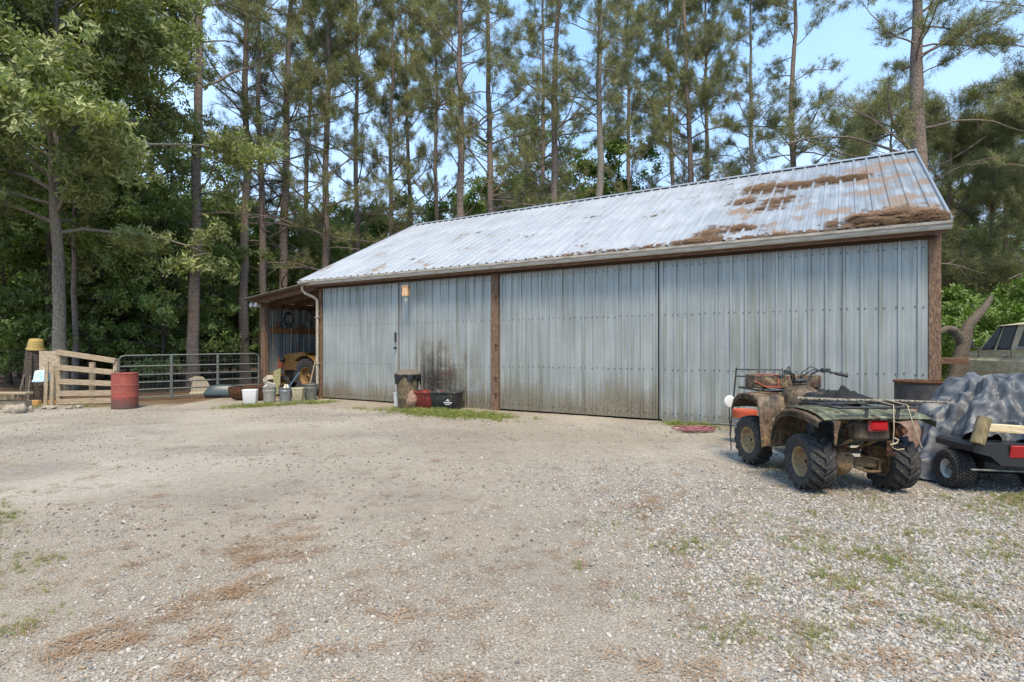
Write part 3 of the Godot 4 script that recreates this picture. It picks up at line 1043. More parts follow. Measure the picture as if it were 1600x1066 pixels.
# a bottle brush of pine needles along +y
func needle_tuft(n: int, length: float, width: float, along: float) -> PackedVector3Array:
	var out := PackedVector3Array()
	for i in n:
		var a := i * 2.4 + rng.randf_range(-0.4, 0.4)
		var f := float(i) / n
		var base := Vector3(0, along * (f - 0.5), 0)
		var d := Vector3(cos(a), lerpf(0.25, 1.7, f * f) + rng.randf_range(-0.2, 0.2), sin(a)).normalized()
		var side := d.cross(rdir()).normalized() * width * 0.5
		var L := length * rng.randf_range(0.75, 1.2)
		out.append_array([base - side, base + side, base + d * L])
	return out

func turned(dir: Vector3, spin: float, at: Vector3, s: float) -> Transform3D:
	var y := dir.normalized()
	var x := y.cross(Vector3.UP if absf(y.y) < 0.95 else Vector3.RIGHT).normalized()
	var b := Basis(x, y, x.cross(y)) * Basis(Vector3.UP, spin)
	return Transform3D(b.scaled(Vector3.ONE * s) if false else Basis(b.x * s, b.y * s, b.z * s), at)

func limb_path(a: Vector3, dir: Vector3, length: float, bend: Vector3, wob: float, steps := 5) -> Array:
	var pts := [a]
	var d := dir.normalized()
	for i in steps:
		d = (d + bend / steps + rdir() * wob).normalized()
		pts.append(pts[-1] + d * length / steps)
	return pts

func taper(r0: float, r1: float, n: int) -> Array:
	var o := []
	for i in n: o.append(lerpf(r0, r1, float(i) / (n - 1)))
	return o

func trunk_mesh(H: float, r: float, wob: float, rough := 0.06, forkless := true) -> Array:
	var pts := []
	var rad := []
	var p := Vector3(0, -0.15, 0)
	var n := int(H / 0.9)
	for i in n + 1:
		var f := float(i) / n
		pts.append(Vector3(p.x, -0.15 + (H + 0.15) * f, p.z))
		p += Vector3(rng.randf_range(-wob, wob), 0, rng.randf_range(-wob, wob))
		rad.append(r * (1.0 - 0.86 * pow(f, 1.15)) * (1.0 + 0.35 * exp(-f * H * 1.6)) * rng.randf_range(1.0 - rough, 1.0 + rough))
	return [pts, rad]

func on_path(pts: Array, f: float) -> Vector3:
	var q := clampf(f, 0, 0.9999) * (pts.size() - 1)
	var i := int(q)
	return pts[i].lerp(pts[i + 1], q - i)

var tufts := []
var twigs := []

func make_pine(H: float, r: float, base: float, branches: int, reach: float, fill: float, dead: int) -> Dictionary:
	var tr := trunk_mesh(H, r, 0.055)
	var tm := MB.new()
	tm.tube(tr[0], tr[1], 14)
	var bm := MB.new()
	var cr := Crown.new()
	for i in branches + dead:
		var live := i < branches
		var hgt := base + (H * 0.98 - base) * pow(rng.randf(), 0.9) if live else rng.randf_range(base * 0.5, base * 1.5)
		var f := (hgt - base) / (H - base)
		var len := reach * (1.0 - 0.72 * f) * rng.randf_range(0.6, 1.2) if live else rng.randf_range(0.5, reach * 0.85)
		var a := i * 2.4 + rng.randf_range(-0.6, 0.6)
		var start := on_path(tr[0], hgt / H)
		var rise := rng.randf_range(0.0, 0.55) + 0.5 * maxf(f, 0.0)
		var path := limb_path(start, Vector3(cos(a), rise, sin(a)), len, Vector3(0, rng.randf_range(-0.7, 0.55), 0), 0.2, 6)
		var br := clampf(len * 0.0125, 0.012, 0.06)
		bm.tube(path, taper(br, br * 0.3, 7), 5, false)
		if not live:
			for k in rng.randi_range(0, 3):
				var q := on_path(path, rng.randf_range(0.4, 0.9))
				bm.tube(limb_path(q, (path[-1] - path[0]).normalized() + rdir() * 0.8, len * 0.3, rdir() * 0.4, 0.2, 3), taper(br * 0.5, br * 0.15, 4), 4, false)
			continue
		var subs := int(rng.randf_range(4, 8) * fill) + 2
		for k in subs:
			var g := rng.randf_range(0.25, 1.0)
			var q := on_path(path, g)
			var out: Vector3 = (path[-1] - path[0]).normalized()
			var sd: Vector3 = (out + rdir() * 0.85 + Vector3(0, 0.25, 0)).normalized()
			var tl := rng.randf_range(0.4, 0.95) * (1.0 - 0.35 * f)
			var tp := limb_path(q, sd, tl, Vector3(0, 0.35, 0), 0.2, 3)
			bm.tube(tp, taper(br * 0.35 + 0.003, 0.004, 4), 3, false)
			var tone := rng.randf_range(0.75, 1.2)
			for j in int(rng.randf_range(8, 14)):
				var p := on_path(tp, rng.randf_range(0.3, 1.0)) + rdir() * rng.randf_range(0.0, 0.42)
				var col := Color(0.165, 0.19, 0.07).lerp(Color(0.28, 0.28, 0.115), rng.randf()) * tone
				cr.add(turned(sd + rdir() * 0.7 + Vector3(0, 0.3, 0), rng.randf() * TAU, p, rng.randf_range(0.75, 1.25)), tufts[rng.randi() % tufts.size()], col)
	return {"trunk": tm.mesh(), "branches": bm.mesh(), "crown": cr.mesh()}

func make_hardwood(H: float, r: float, base: float, limbs: int, reach: float, clumps: int, ts: Array, c0: Color, c1: Color, arch := 0.0, size := 1.0) -> Dictionary:
	var tr := trunk_mesh(H * 0.92, r, 0.08)
	var tm := MB.new()
	tm.tube(tr[0], tr[1], 12)
	var bm := MB.new()
	var cr := Crown.new()
	for i in limbs:
		var f := (i + rng.randf()) / limbs
		var hgt := lerpf(base, H * 0.9, f)
		var len := reach * sqrt(maxf(0.12, 1.0 - pow(absf(f - 0.3) / 0.8, 2.0))) * rng.randf_range(0.7, 1.15)
		var a := i * 2.4 + rng.randf_range(-0.5, 0.5)
		var start := on_path(tr[0], hgt / (H * 0.92))
		var path := limb_path(start, Vector3(cos(a), rng.randf_range(0.2, 0.8) + f * 0.6, sin(a)), len, Vector3(0, -0.5 - arch, 0), 0.18, 6)
		var br := clampf(len * 0.014, 0.015, 0.09)
		bm.tube(path, taper(br, br * 0.25, 7), 5, false)
		for k in 7:
			var g := rng.randf_range(0.25, 1.0)
			var q := on_path(path, g)
			var sd: Vector3 = ((path[-1] - path[0]).normalized() * 0.7 + rdir()).normalized()
			sd.y *= 0.5
			var tl := len * rng.randf_range(0.22, 0.42)
			var tp := limb_path(q, sd, tl, Vector3(0, -0.3 - arch, 0), 0.25, 4)
			bm.tube(tp, taper(br * 0.35 + 0.004, 0.004, 5), 3, false)
			var tone := rng.randf_range(0.78, 1.2)
			for j in clumps:
				var p := on_path(tp, rng.randf_range(0.15, 1.0)) + rdir() * rng.randf_range(0.05, 0.42) * Vector3(1, 0.55, 1) * reach / 3.2
				var col := c0.lerp(c1, rng.randf()) * tone
				cr.add(turned(sd * 0.6 + rdir() * 0.9 + Vector3(0, 0.1 - arch, 0), rng.randf() * TAU, p, size * rng.randf_range(0.8, 1.3)), ts[rng.randi() % ts.size()], col)
	return {"trunk": tm.mesh(), "branches": bm.mesh(), "crown": cr.mesh()}

func leaf_material(key: String, back: Color, rough := 0.6) -> StandardMaterial3D:
	if not mats.has(key):
		var m := StandardMaterial3D.new()
		m.vertex_color_use_as_albedo = true
		m.roughness = rough
		m.backlight_enabled = true
		m.backlight = back
		m.cull_mode = BaseMaterial3D.CULL_DISABLED
		mats[key] = m
	return mats[key]

func plant(called: String, kind: Dictionary, bark: Material, leaf: Material, at: Vector3, s: Vector3, turn: float, lean: Vector2, label: String, category: String, group: String) -> Node3D:
	var o := thing(called, label, category, at, 0.0, group)
	o.basis = Basis.from_euler(Vector3(lean.y, 0, -lean.x)) * Basis(Vector3.UP, turn).scaled(s)
	o.position.y = ground_y(at.x, at.z)
	put("trunk", kind.trunk, bark, o)
	put("branches", kind.branches, bark, o)
	put("crown", kind.crown, leaf, o)
	return o

const ORD := ["first", "second", "third", "fourth", "fifth", "sixth", "seventh", "eighth", "ninth", "tenth", "eleventh", "twelfth", "thirteenth", "fourteenth", "fifteenth", "sixteenth"]

func bark(key: String, dark: String, mid: String, pale: String) -> StandardMaterial3D:
	var m := mottle(key, [[0.0, h(dark)], [0.42, h(mid)], [0.7, h(mid).lerp(h(pale), 0.5)], [1.0, h(pale)]], Vector3(2.6, 0.75, 2.6), 0.95, 0.0, 5, 9.0, 0.035)
	m.normal_scale = 1.6
	return m

func build_forest() -> void:
	rng.seed = 77
	for i in 6: tufts.append(needle_tuft(19, 0.235, 0.0135, 0.18))
	for i in 6: twigs.append(leaf_twig(12, 0.135, 0.075, 0.3, 0.1))
	var oak_twigs := []
	for i in 6: oak_twigs.append(leaf_twig(15, 0.165, 0.07, 0.34, 0.45))
	var small_twigs := []
	for i in 5: small_twigs.append(leaf_twig(16, 0.1, 0.055, 0.3, 0.1))
	var pine_bark := bark("pine_bark", "4a4039", "7d7067", "a89b90")
	var grey_bark := bark("grey_bark", "4f4a42", "7e776b", "b0aa9c")
	var dark_bark := bark("dark_bark", "2e2823", "4d443c", "6d6459")
	var needles := leaf_material("needles", Color(0.55, 0.55, 0.3), 0.5)
	var leaves := leaf_material("leaves", Color(0.7, 0.8, 0.35), 0.42)

	var pa := make_pine(25, 0.21, 5.0, 78, 4.0, 0.85, 14)
	var pb := make_pine(25, 0.21, 8.0, 56, 3.8, 0.7, 24)
	var pc := make_pine(26, 0.21, 11.0, 46, 4.0, 0.75, 26)
	var pd := make_pine(19, 0.37, 7.2, 46, 4.4, 0.75, 12)
	var plow := make_pine(11, 0.13, 1.6, 50, 3.2, 0.75, 10)

	var hall := make_hardwood(17, 0.17, 4.5, 30, 4.2, 9, twigs, Color(0.135, 0.205, 0.045), Color(0.26, 0.34, 0.085))
	var hund := make_hardwood(8.0, 0.09, 1.0, 28, 3.3, 8, twigs, Color(0.135, 0.2, 0.055), Color(0.26, 0.33, 0.1), 0.15)
	var hbri := make_hardwood(9.0, 0.1, 2.0, 22, 2.8, 8, twigs, Color(0.11, 0.19, 0.03), Color(0.2, 0.28, 0.06))
	var oak := make_hardwood(15.5, 0.2, 5.2, 46, 5.0, 22, oak_twigs, Color(0.185, 0.22, 0.08), Color(0.33, 0.355, 0.145), 0.3, 1.0)
	var bush := make_hardwood(2.6, 0.03, 0.25, 16, 1.5, 7, small_twigs, Color(0.11, 0.19, 0.03), Color(0.2, 0.28, 0.06), 0.0, 0.9)

	# --- single trees that stand out
	plant("oak_tree", oak, grey_bark, leaves, at_px(95, 17.8), Vector3.ONE, 0.6, Vector2(0.0, 0.03), "big oak with drooping grey-green leaves and lichened trunk behind the wooden fence", "tree", "")
	plant("pine_tree", pd, pine_bark, needles, at_px(1436, 19.2), Vector3.ONE, 2.1, Vector2(0.026, 0.0), "thickest pine, standing right behind the barn's gable corner", "tree", "pines rising behind the barn")
	# --- pines beside the gate
	var gate := [[302, 21.0, 1.0, pc, 0.4, 0.02], [384, 24.0, 0.95, pc, 1.9, 0.008], [409, 24.6, 0.85, pb, 3.3, -0.012], [441, 25.4, 1.03, pb, 5.0, 0.012], [507, 27.0, 1.0, pa, 0.9, 0.006]]
	for i in gate.size():
		var g: Array = gate[i]
		plant("pine_tree", g[3], pine_bark, needles, at_px(g[0], g[1]), Vector3.ONE * g[2], g[4], Vector2(g[5], 0), "tall straight pine beside the gate and lean-to, %s from the left" % ORD[i], "tree", "pines beside the gate and lean-to")
	# --- pines behind the barn
	var mid := [[720, 26.0, 1.02, pc, 0.2, 0.004], [765, 27.2, 1.0, pb, 2.2, 0.0], [861, 26.0, 1.02, pb, 4.2, 0.008], [936, 25.0, 0.98, pc, 1.0, 0.01], [1176, 25.5, 0.75, pc, 5.5, -0.002], [1236, 25.0, 0.9, pb, 3.1, 0.0]]
	for i in mid.size():
		var g: Array = mid[i]
		plant("pine_tree", g[3], grey_bark if i == 3 or i == 4 else pine_bark, needles, at_px(g[0], g[1]), Vector3.ONE * g[2], g[4], Vector2(g[5], 0), "tall pine with bare trunk rising above the barn ridge, %s from the left" % ORD[i], "tree", "pines rising behind the barn")
	# --- slender pines further back
	var far := [[470, 35.0], [556, 32.0], [606, 33.5], [645, 38.0], [679, 34.0], [842, 35.0], [985, 34.0], [1060, 38.0], [1088, 30.5], [1109, 31.0]]
	for i in far.size():
		var g: Array = far[i]
		var s := rng.randf_range(0.98, 1.22)
		plant("slender_pine", [pa, pa, pb][i % 3], pine_bark, needles, at_px(g[0], g[1]), Vector3(0.85 * s, s, 0.85 * s), rng.randf() * TAU, Vector2(rng.randf_range(-0.03, 0.03), 0), "slender pine in the back row beyond the barn, %s from the left" % ORD[i], "tree", "slender pines in the back row")
	# --- low-limbed pines at the right edge
	var low := [[1500, 27.0, 1.05], [1545, 23.0, 1.0], [1610, 21.0, 1.05], [1400, 33.0, 1.5], [1335, 36.0, 1.5], [1660, 27.0, 1.3], [1478, 23.0, 1.05], [1575, 31.0, 1.45]]
	for i in low.size():
		plant("bushy_pine", plow, pine_bark, needles, at_px(low[i][0], low[i][1]), Vector3.ONE * low[i][2], i * 1.3, Vector2.ZERO, ["bushy low-limbed pine just past the barn's right corner", "bushy low-limbed pine above the old truck", "bushy low-limbed pine cut off by the right edge", "bushy pine showing over the ridge near the thick pine", "bushy pine showing low over the ridge, between two bare trunks", "bushy pine far behind the truck at the right edge", "bushy pine close behind the barn's gable end", "taller bushy pine behind the one above the truck"][i], "tree", "bushy pines at the right")
	plant("pine_tree", pd, pine_bark, needles, at_px(1700, 18.0), Vector3.ONE * 0.95, 3.6, Vector2.ZERO, "pine whose bare limb reaches in at the upper right edge", "tree", "pines rising behind the barn")
	# --- leafy trees
	var tall := [[-60, 27.0, 1.05], [30, 30.0, 1.1], [160, 31.0, 1.12], [235, 28.0, 1.08], [330, 37.0, 0.75]]
	for i in tall.size():
		plant("leafy_tree", hall, dark_bark, leaves, at_px(tall[i][0], tall[i][1]), Vector3.ONE * tall[i][2], i * 1.9, Vector2.ZERO, "tall dark green leafy tree deep in the left woods, %s from the left" % ORD[i], "tree", "tall leafy trees in the left woods")
	var und := [[-70, 21.0, 1.0], [15, 22.5, 1.05], [72, 25.5, 1.1], [140, 22.5, 1.0], [200, 25.0, 1.1], [250, 21.5, 0.9], [335, 24.5, 0.95], [372, 28.0, 1.1], [440, 30.0, 1.0], [490, 32.0, 1.05]]
	for i in und.size():
		plant("understory_tree", hund, dark_bark, leaves, at_px(und[i][0], und[i][1]), Vector3.ONE * und[i][2], i * 2.3, Vector2.ZERO, "low spreading leafy tree in the shade behind the gate, %s from the left" % ORD[i], "tree", "understory trees behind the gate")
	var fill := [[-40, 26.0, 0.5], [30, 27.0, 0.55], [95, 29.0, 0.6], [120, 25.0, 0.42], [165, 28.0, 0.6], [215, 27.5, 0.5], [275, 28.0, 0.6], [315, 30.0, 0.6], [360, 31.0, 0.65], [415, 33.0, 0.6], [455, 35.0, 0.7]]
	for i in fill.size():
		plant("leafy_sapling", hund, dark_bark, leaves, at_px(fill[i][0], fill[i][1]), Vector3(1.3, 1, 1.3) * fill[i][2], i * 1.1, Vector2.ZERO, "low leafy sapling close to the ground in the dark woods, %s from the left" % ORD[i], "sapling", "saplings in the dark woods")
	var behind := [[545, 37.0, 1.0, hund], [600, 40.0, 1.15, hund], [700, 38.0, 1.0, hbri], [800, 38.0, 1.15, hbri], [832, 42.0, 1.4, hall], [900, 40.0, 1.25, hbri], [965, 36.0, 1.3, hbri], [1010, 40.0, 0.9, hall], [1070, 41.0, 1.1, hbri], [1150, 40.0, 1.0, hund], [1240, 42.0, 1.1, hund], [1330, 40.0, 1.0, hbri], [1420, 36.0, 1.1, hbri]]
	for i in behind.size():
		var g: Array = behind[i]
		var s: float = g[2] * (0.85 if g[3] == hall else 1.32)
		plant("leafy_tree", g[3], dark_bark, leaves, at_px(g[0], g[1]), Vector3.ONE * s, i * 1.7, Vector2.ZERO, "bright leafy tree showing between pines over the barn, %s from the left" % ORD[i], "tree", "leafy trees behind the barn")
	var shr := [[1492, 14.0, 0.95, "green bush against the barn's right corner post"], [1530, 15.5, 1.15, "green bush behind the dead forked trunk"], [1580, 16.5, 1.3, "green bush behind the old truck's roof"], [1640, 15.0, 1.25, "green bush at the right edge beyond the truck"], [1476, 19.0, 1.4, "larger green bush deeper behind the barn corner"]]
	for i in shr.size():
		plant("green_bush", bush, dark_bark, leaves, at_px(shr[i][0], shr[i][1]), Vector3.ONE * shr[i][2], i * 2.0, Vector2.ZERO, shr[i][3], "bush", "bushes beyond the barn's right end")
	var thin := [[116, 20.0, 0.62, "thin brown sapling trunk just right of the big oak"], [80, 21.5, 1.2, "dark trunk close behind the big oak"], [60, 30.0, 1.0, "dark trunk deep in the shade left of the oak"]]
	for i in thin.size():
		var s: float = thin[i][2]
		plant("leafy_tree", hall, dark_bark if i else pine_bark, leaves, at_px(thin[i][0], thin[i][1]), Vector3(s, 1.0, s), 1.0 + i, Vector2(0.004, 0), thin[i][3], "tree", "trunks behind the oak")

	# --- the wood beyond, one mass
	var one := MB.new()
	var mm := MultiMesh.new()
	mm.transform_format = MultiMesh.TRANSFORM_3D
	mm.mesh = hund.crown
	mm.instance_count = 210
	rng.seed = 5
	for i in 210:
		var d := rng.randf_range(38.0, 76.0)
		var p := at_px(rng.randf_range(-500, 2100), d)
		var s := rng.randf_range(1.0, 1.7)
		mm.set_instance_transform(i, Transform3D(Basis(Vector3.UP, rng.randf() * TAU).scaled(Vector3(s, s * rng.randf_range(0.9, 1.25), s)), p - Vector3(0, 0.6, 0)))
	var w := MultiMeshInstance3D.new()
	w.name = "far_woods"
	w.multimesh = mm
	w.material_override = leaves
	add_child(w)
	meta(w, "distant green wood closing the view behind all the nearer trees", "woods", "", "stuff")

# board from p to q (centre line), tall and thick; length runs along the mesh's x
func board(called: String, parent: Node, p: Vector3, q: Vector3, tall: float, thick: float, m: Material, bevel := 0.006) -> MeshInstance3D:
	var d := q - p
	var b := MB.new()
	b.box(Vector3.ZERO, Vector3(d.length(), tall, thick), bevel)
	var x := d.normalized()
	var z := x.cross(Vector3.UP).normalized()
	if z.length() < 0.1: z = Vector3.BACK
	var y := z.cross(x)
	return put(called, b, m, parent, Transform3D(Basis(x, y, z), (p + q) / 2))

func rock_mesh(s: Vector3, seed_: int, rough := 0.3) -> MB:
	var nz := noise(seed_, 0.9, 3)
	var m := MB.new()
	var rows := []
	for i in 9:
		var th := PI * i / 8 - PI / 2
		var line := PackedVector3Array()
		for j in 12:
			var a := -TAU * j / 12
			var d := Vector3(cos(th) * cos(a), sin(th), cos(th) * sin(a))
			var k := 1.0 + rough * nz.get_noise_3dv(d * 1.6 + Vector3(seed_, 0, 0)) * 2.0
			line.append(d * k * s)
		rows.append(line)
	m.grid(rows, true)
	return m

func build_fences() -> void:
	# --- wooden slat panel between two posts
	var L := at_px(94, 15.0)
	var R := at_px(181, 15.35)
	var f := thing("wooden_fence", "weathered wooden fence panel of five rails left of the red drum", "fence", L)
	var d := R - L
	board("post", f, Vector3(0, -0.06, 0.03), Vector3(0, 1.47, 0.03), 0.1, 0.12, mats["grey_plank"])
	board("post", f, d + Vector3(0, -0.06, 0.0), d + Vector3(0, 1.22, 0), 0.1, 0.1, mats["grey_plank"])
	board("post", f, d * 0.42 + Vector3(0, -0.06, -0.3), d * 0.42 + Vector3(0, 1.12, -0.3), 0.14, 0.08, mats["grey_plank"])
	var hl := [1.405, 1.0, 0.62, 0.295, 0.075]
	var hr := [1.165, 0.845, 0.535, 0.285, 0.075]
	for i in 5:
		board("rail", f, Vector3(0.03, hl[i], 0.105), d + Vector3(0.03, hr[i], 0.07), 0.145, 0.032, mats["grey_plank"])
	# plywood sheet left of it
	var p := MB.new()
	p.box(Vector3(0, 0.98, 0), Vector3(0.56, 0.92, 0.02), 0.003)
	single("plywood_sheet", p, mottle("plywood", [[0.0, h("837464")], [0.5, h("a3947f")], [1.0, h("b8aa96")]], Vector3(1.2, 3, 1.2), 0.85), "grey plywood sheet fixed beside the fence's left post", "sheet", at_px(79, 15.12), 0.15)
	var st := [[72, 1.22, 0.12, "taller stake standing in front of the plywood sheet"], [81, 1.1, 0.09, "shorter stake standing in front of the plywood sheet"]]
	for s in st:
		var o := MB.new()
		o.box(Vector3(0, s[1] / 2 - 0.05, 0), Vector3(0.09, s[1], 0.035), 0.005, Basis(Vector3.BACK, -s[2] * 0.3))
		single("wooden_stake", o, mats["grey_post"], s[3], "stake", at_px(s[0], 14.85), 0.1, "stakes by the plywood sheet")
	# --- dark stump post wearing a bucket, with roots hanging round it
	var sp := at_px(53, 15.6)
	var t := thing("stump_post", "dark stump post hung with stripped roots at the left edge", "post", sp)
	var m := MB.new()
	m.tube([Vector3(0, -0.1, 0), Vector3(0.02, 0.5, 0), Vector3(-0.02, 1.1, 0), Vector3(0.03, 1.62, 0)], [0.27, 0.21, 0.2, 0.18], 12)
	put("trunk", m, mats["dark_bark"], t)
	rng.seed = 3
	for i in 16:
		var a := rng.randf() * TAU
		var r := 0.2
		var top := rng.randf_range(0.7, 1.5)
		m = MB.new()
		m.tube([Vector3(cos(a) * r, top, sin(a) * r), Vector3(cos(a) * r * 1.3, top * 0.6, sin(a) * r * 1.3), Vector3(cos(a) * r * rng.randf_range(1.3, 2.6), 0.0, sin(a) * r * rng.randf_range(1.3, 2.2))], [0.012, 0.016, 0.008], 5)
		put("root", m, mats["dark_bark"] if top > 0.95 else mats["grey_bark"], t)
	var bp := [Vector2(0.0, 0.31), Vector2(0.0, 0.31), Vector2(0.1, 0.31), Vector2(0.145, 0.295), Vector2(0.165, 0.26), Vector2(0.195, 0.05), Vector2(0.195, 0.05), Vector2(0.215, 0.045), Vector2(0.22, 0.0), Vector2(0.2, 0.0)]
	bp.reverse()
	m = MB.new()
	m.lathe(bp, 22)
	m.xf = Transform3D.IDENTITY
	var yb := single("yellow_bucket", m, mottle("yellow_plastic", [[0.0, h("7d6a38")], [0.5, h("a68f50")], [1.0, h("bda86c")]], Vector3.ONE * 3, 0.6), "upturned faded yellow bucket capping the dark stump post", "bucket", sp + Vector3(0.04, 1.47, 0), 0.0)
	yb.rotation = Vector3(0.08, 0, -0.13)
	m = MB.new()
	m.lathe(bp, 22)
	single("blue_bucket", m, mottle("blue_white", [[0.0, h("4f9fd0")], [0.42, h("7fc0e2")], [0.55, h("dfeaf0")], [1.0, h("eef2f4")]], Vector3.ONE * 5, 0.5, 0.0, 3), "upturned blue and white bucket hung low beside the stump post", "bucket", at_px(66, 15.0, 0.61), 0.4)
	# --- woven wire fence at the far left
	var w := thing("wire_fence", "rusty woven wire fence running off the left edge", "fence", at_px(46, 16.6))
	for x in [0.0, -3.0]:
		m = MB.new()
		m.tube([Vector3(x, -0.1, 0), Vector3(x, 1.5, 0)], 0.03, 6)
		put("post", m, mats["dark_metal"], w)
	m = MB.new()
	for i in 9: m.tube([Vector3(0, 0.1 + 0.165 * i, 0), Vector3(-6.0, 0.1 + 0.165 * i, 0.3)], 0.0045, 4, false)
	for i in 40: m.tube([Vector3(-0.15 * i, 0.1, 0.0075 * i), Vector3(-0.15 * i, 1.42, 0.0075 * i)], 0.0035, 4, false)
	put("wire_mesh", m, mats["dark_metal"], w)
	# --- tube gate
	var g0 := at_px(186, 15.7)
	var g1 := at_px(404, 18.1)
	var g := thing("tube_gate", "grey six-bar tube farm gate with wire mesh, closed between fence and lean-to", "gate", g0)
	var v := g1 - g0
	var ys := [1.3, 0.99, 0.74, 0.52, 0.31, 0.08]
	m = MB.new()
	var u := v.normalized()
	m.tube([Vector3(0, 0.08, 0), Vector3(0, 1.18, 0), u * 0.04 + Vector3(0, 1.27, 0), u * 0.14 + Vector3(0, 1.3, 0), v - u * 0.14 + Vector3(0, 1.34, 0), v - u * 0.04 + Vector3(0, 1.31, 0), v + Vector3(0, 1.2, 0), v + Vector3(0, 0.1, 0)], 0.026, 8)
	put("gate_frame", m, mats["galv_tube"], g)
	for i in range(1, 6):
		m = MB.new()
		m.tube([Vector3(0, ys[i], 0), v + Vector3(0, ys[i] + 0.02, 0)], 0.022, 8)
		put("bar", m, mats["galv_tube"], g)
	for k in [0.345, 0.68]:
		m = MB.new()
		m.box(v * k + Vector3(0, 0.68, 0.03), Vector3(0.075, 1.24, 0.03), 0.004, Basis(Vector3.UP, 0.7))
		put("upright", m, mats["galv_tube"], g)
	m = MB.new()
	for i in 11: m.tube([Vector3(0, 0.1 + 0.115 * i, -0.03), v + Vector3(0, 0.12 + 0.115 * i, -0.03)], 0.003, 4, false)
	for i in 34: m.tube([v * (i / 33.0) + Vector3(0, 0.1, -0.03), v * (i / 33.0) + Vector3(0, 1.28, -0.03)], 0.003, 4, false)
	put("wire_mesh", m, mats["galv_tube"], g)
	# --- timbers, rocks and scraps in the left corner
	var tb := [[-14.6, -12.1, -13.9, 0.1, 0.2, 0.2, "grey_plank", "thick grey timber lying lowest in the left corner pile"], [-14.6, -12.6, -13.95, 0.29, 0.15, 0.2, "fresh_plank", "short tan timber lying on the thick grey timber"], [-14.6, -11.95, -13.75, 0.40, 0.05, 0.24, "grey_plank", "pale plank lying on top of the left corner pile"]]
	for q in tb:
		var bd := board("timber", null, Vector3(q[0], q[3], q[2] - 0.1), Vector3(q[1], q[3], q[2]), q[4], q[5], mats[q[6]])
		meta(bd, q[7], "timber", "timbers in the left corner")
	var sc := [[31, 634, 0.34, 0.14, "orange-brown wood block beside the timber pile"], [70, 631, 0.5, 0.1, "low tan board end behind the rocks"]]
	for q in sc:
		m = MB.new()
		m.box(Vector3(0, q[3] / 2, 0), Vector3(q[2], q[3], 0.14), 0.008)
		single("wood_scrap", m, wood("orange_wood", h("8a6238"), h("b58a54"), h("cda775"), 0), q[4], "wood scrap", ground(q[0] + 20, q[1]), 0.1)
	var rk := [[8, 645, 0.3, 0.16, "brown rock at the very left edge"], [24, 646, 0.36, 0.2, "largest grey rock in front of the timber pile"], [42, 643, 0.17, 0.11, "small pale rock right of the largest rock"], [72, 639, 0.38, 0.07, "long flat pale rock below the plywood sheet"], [103, 639, 0.2, 0.06, "flat stone before the fence's left post"], [118, 638, 0.24, 0.07, "flat pale stone before the middle of the fence"]]
	for i in rk.size():
		var q: Array = rk[i]
		single("rock", rock_mesh(Vector3(q[2] * 0.42, q[3] * 0.75, q[2] * 0.32), 60 + i), mottle("rock", [[0.0, h("6f675b")], [0.5, h("9c9587")], [1.0, h("c0baac")]], Vector3.ONE * 2.5, 0.95, 0.0, 5, 5.0), q[4], "rock", ground(q[0], q[1]) + Vector3(0, q[3] * 0.3, -0.1), i * 1.1, "rocks in the left corner")

func bucket_mb(r0: float, r1: float, hh: float, bands := true) -> MB:
	var m := MB.new()
	var p := [Vector2(0.0, 0.0), Vector2(0.0, 0.0), Vector2(r0, 0.0), Vector2(r0, 0.0), Vector2(lerpf(r0, r1, 0.55), hh * 0.55), Vector2(lerpf(r0, r1, 0.55), hh * 0.55)]
	if bands: p.append_array([Vector2(lerpf(r0, r1, 0.72) + 0.012, hh * 0.74), Vector2(lerpf(r0, r1, 0.72) + 0.012, hh * 0.78), Vector2(lerpf(r0, r1, 0.8), hh * 0.8), Vector2(lerpf(r0, r1, 0.8), hh * 0.8)])
	p.append_array([Vector2(r1, hh * 0.96), Vector2(r1 + 0.01, hh * 0.97), Vector2(r1 + 0.01, hh), Vector2(r1 - 0.006, hh), Vector2(r1 - 0.006, hh), Vector2(r0 - 0.006, 0.012), Vector2(r0 - 0.006, 0.012), Vector2(0, 0.012)])
	m.lathe(p, 28)
	return m

func bail(r: float, hh: float, drop: float) -> MB:
	var m := MB.new()
	var pts := []
	for k in 13:
		var a := PI * k / 12
		pts.append(Vector3(cos(a) * r, hh - sin(a) * drop, sin(a) * 0.03 + r * 0.4 * sin(a)))
	m.tube(pts, 0.004, 5)
	return m

# rounded rectangular tub: rings of (half x, half z, y)
func tub_mb(rings: Array, n := 7.0) -> MB:
	var m := MB.new()
	var rows := []
	for r in rings:
		var line := PackedVector3Array()
		for j in 40:
			var a := -TAU * j / 40
			var c := cos(a)
			var s := sin(a)
			line.append(Vector3(signf(c) * pow(absf(c), 2.0 / n) * r[0], r[2], signf(s) * pow(absf(s), 2.0 / n) * r[1]))
		rows.append(line)
	m.grid(rows, true)
	return m

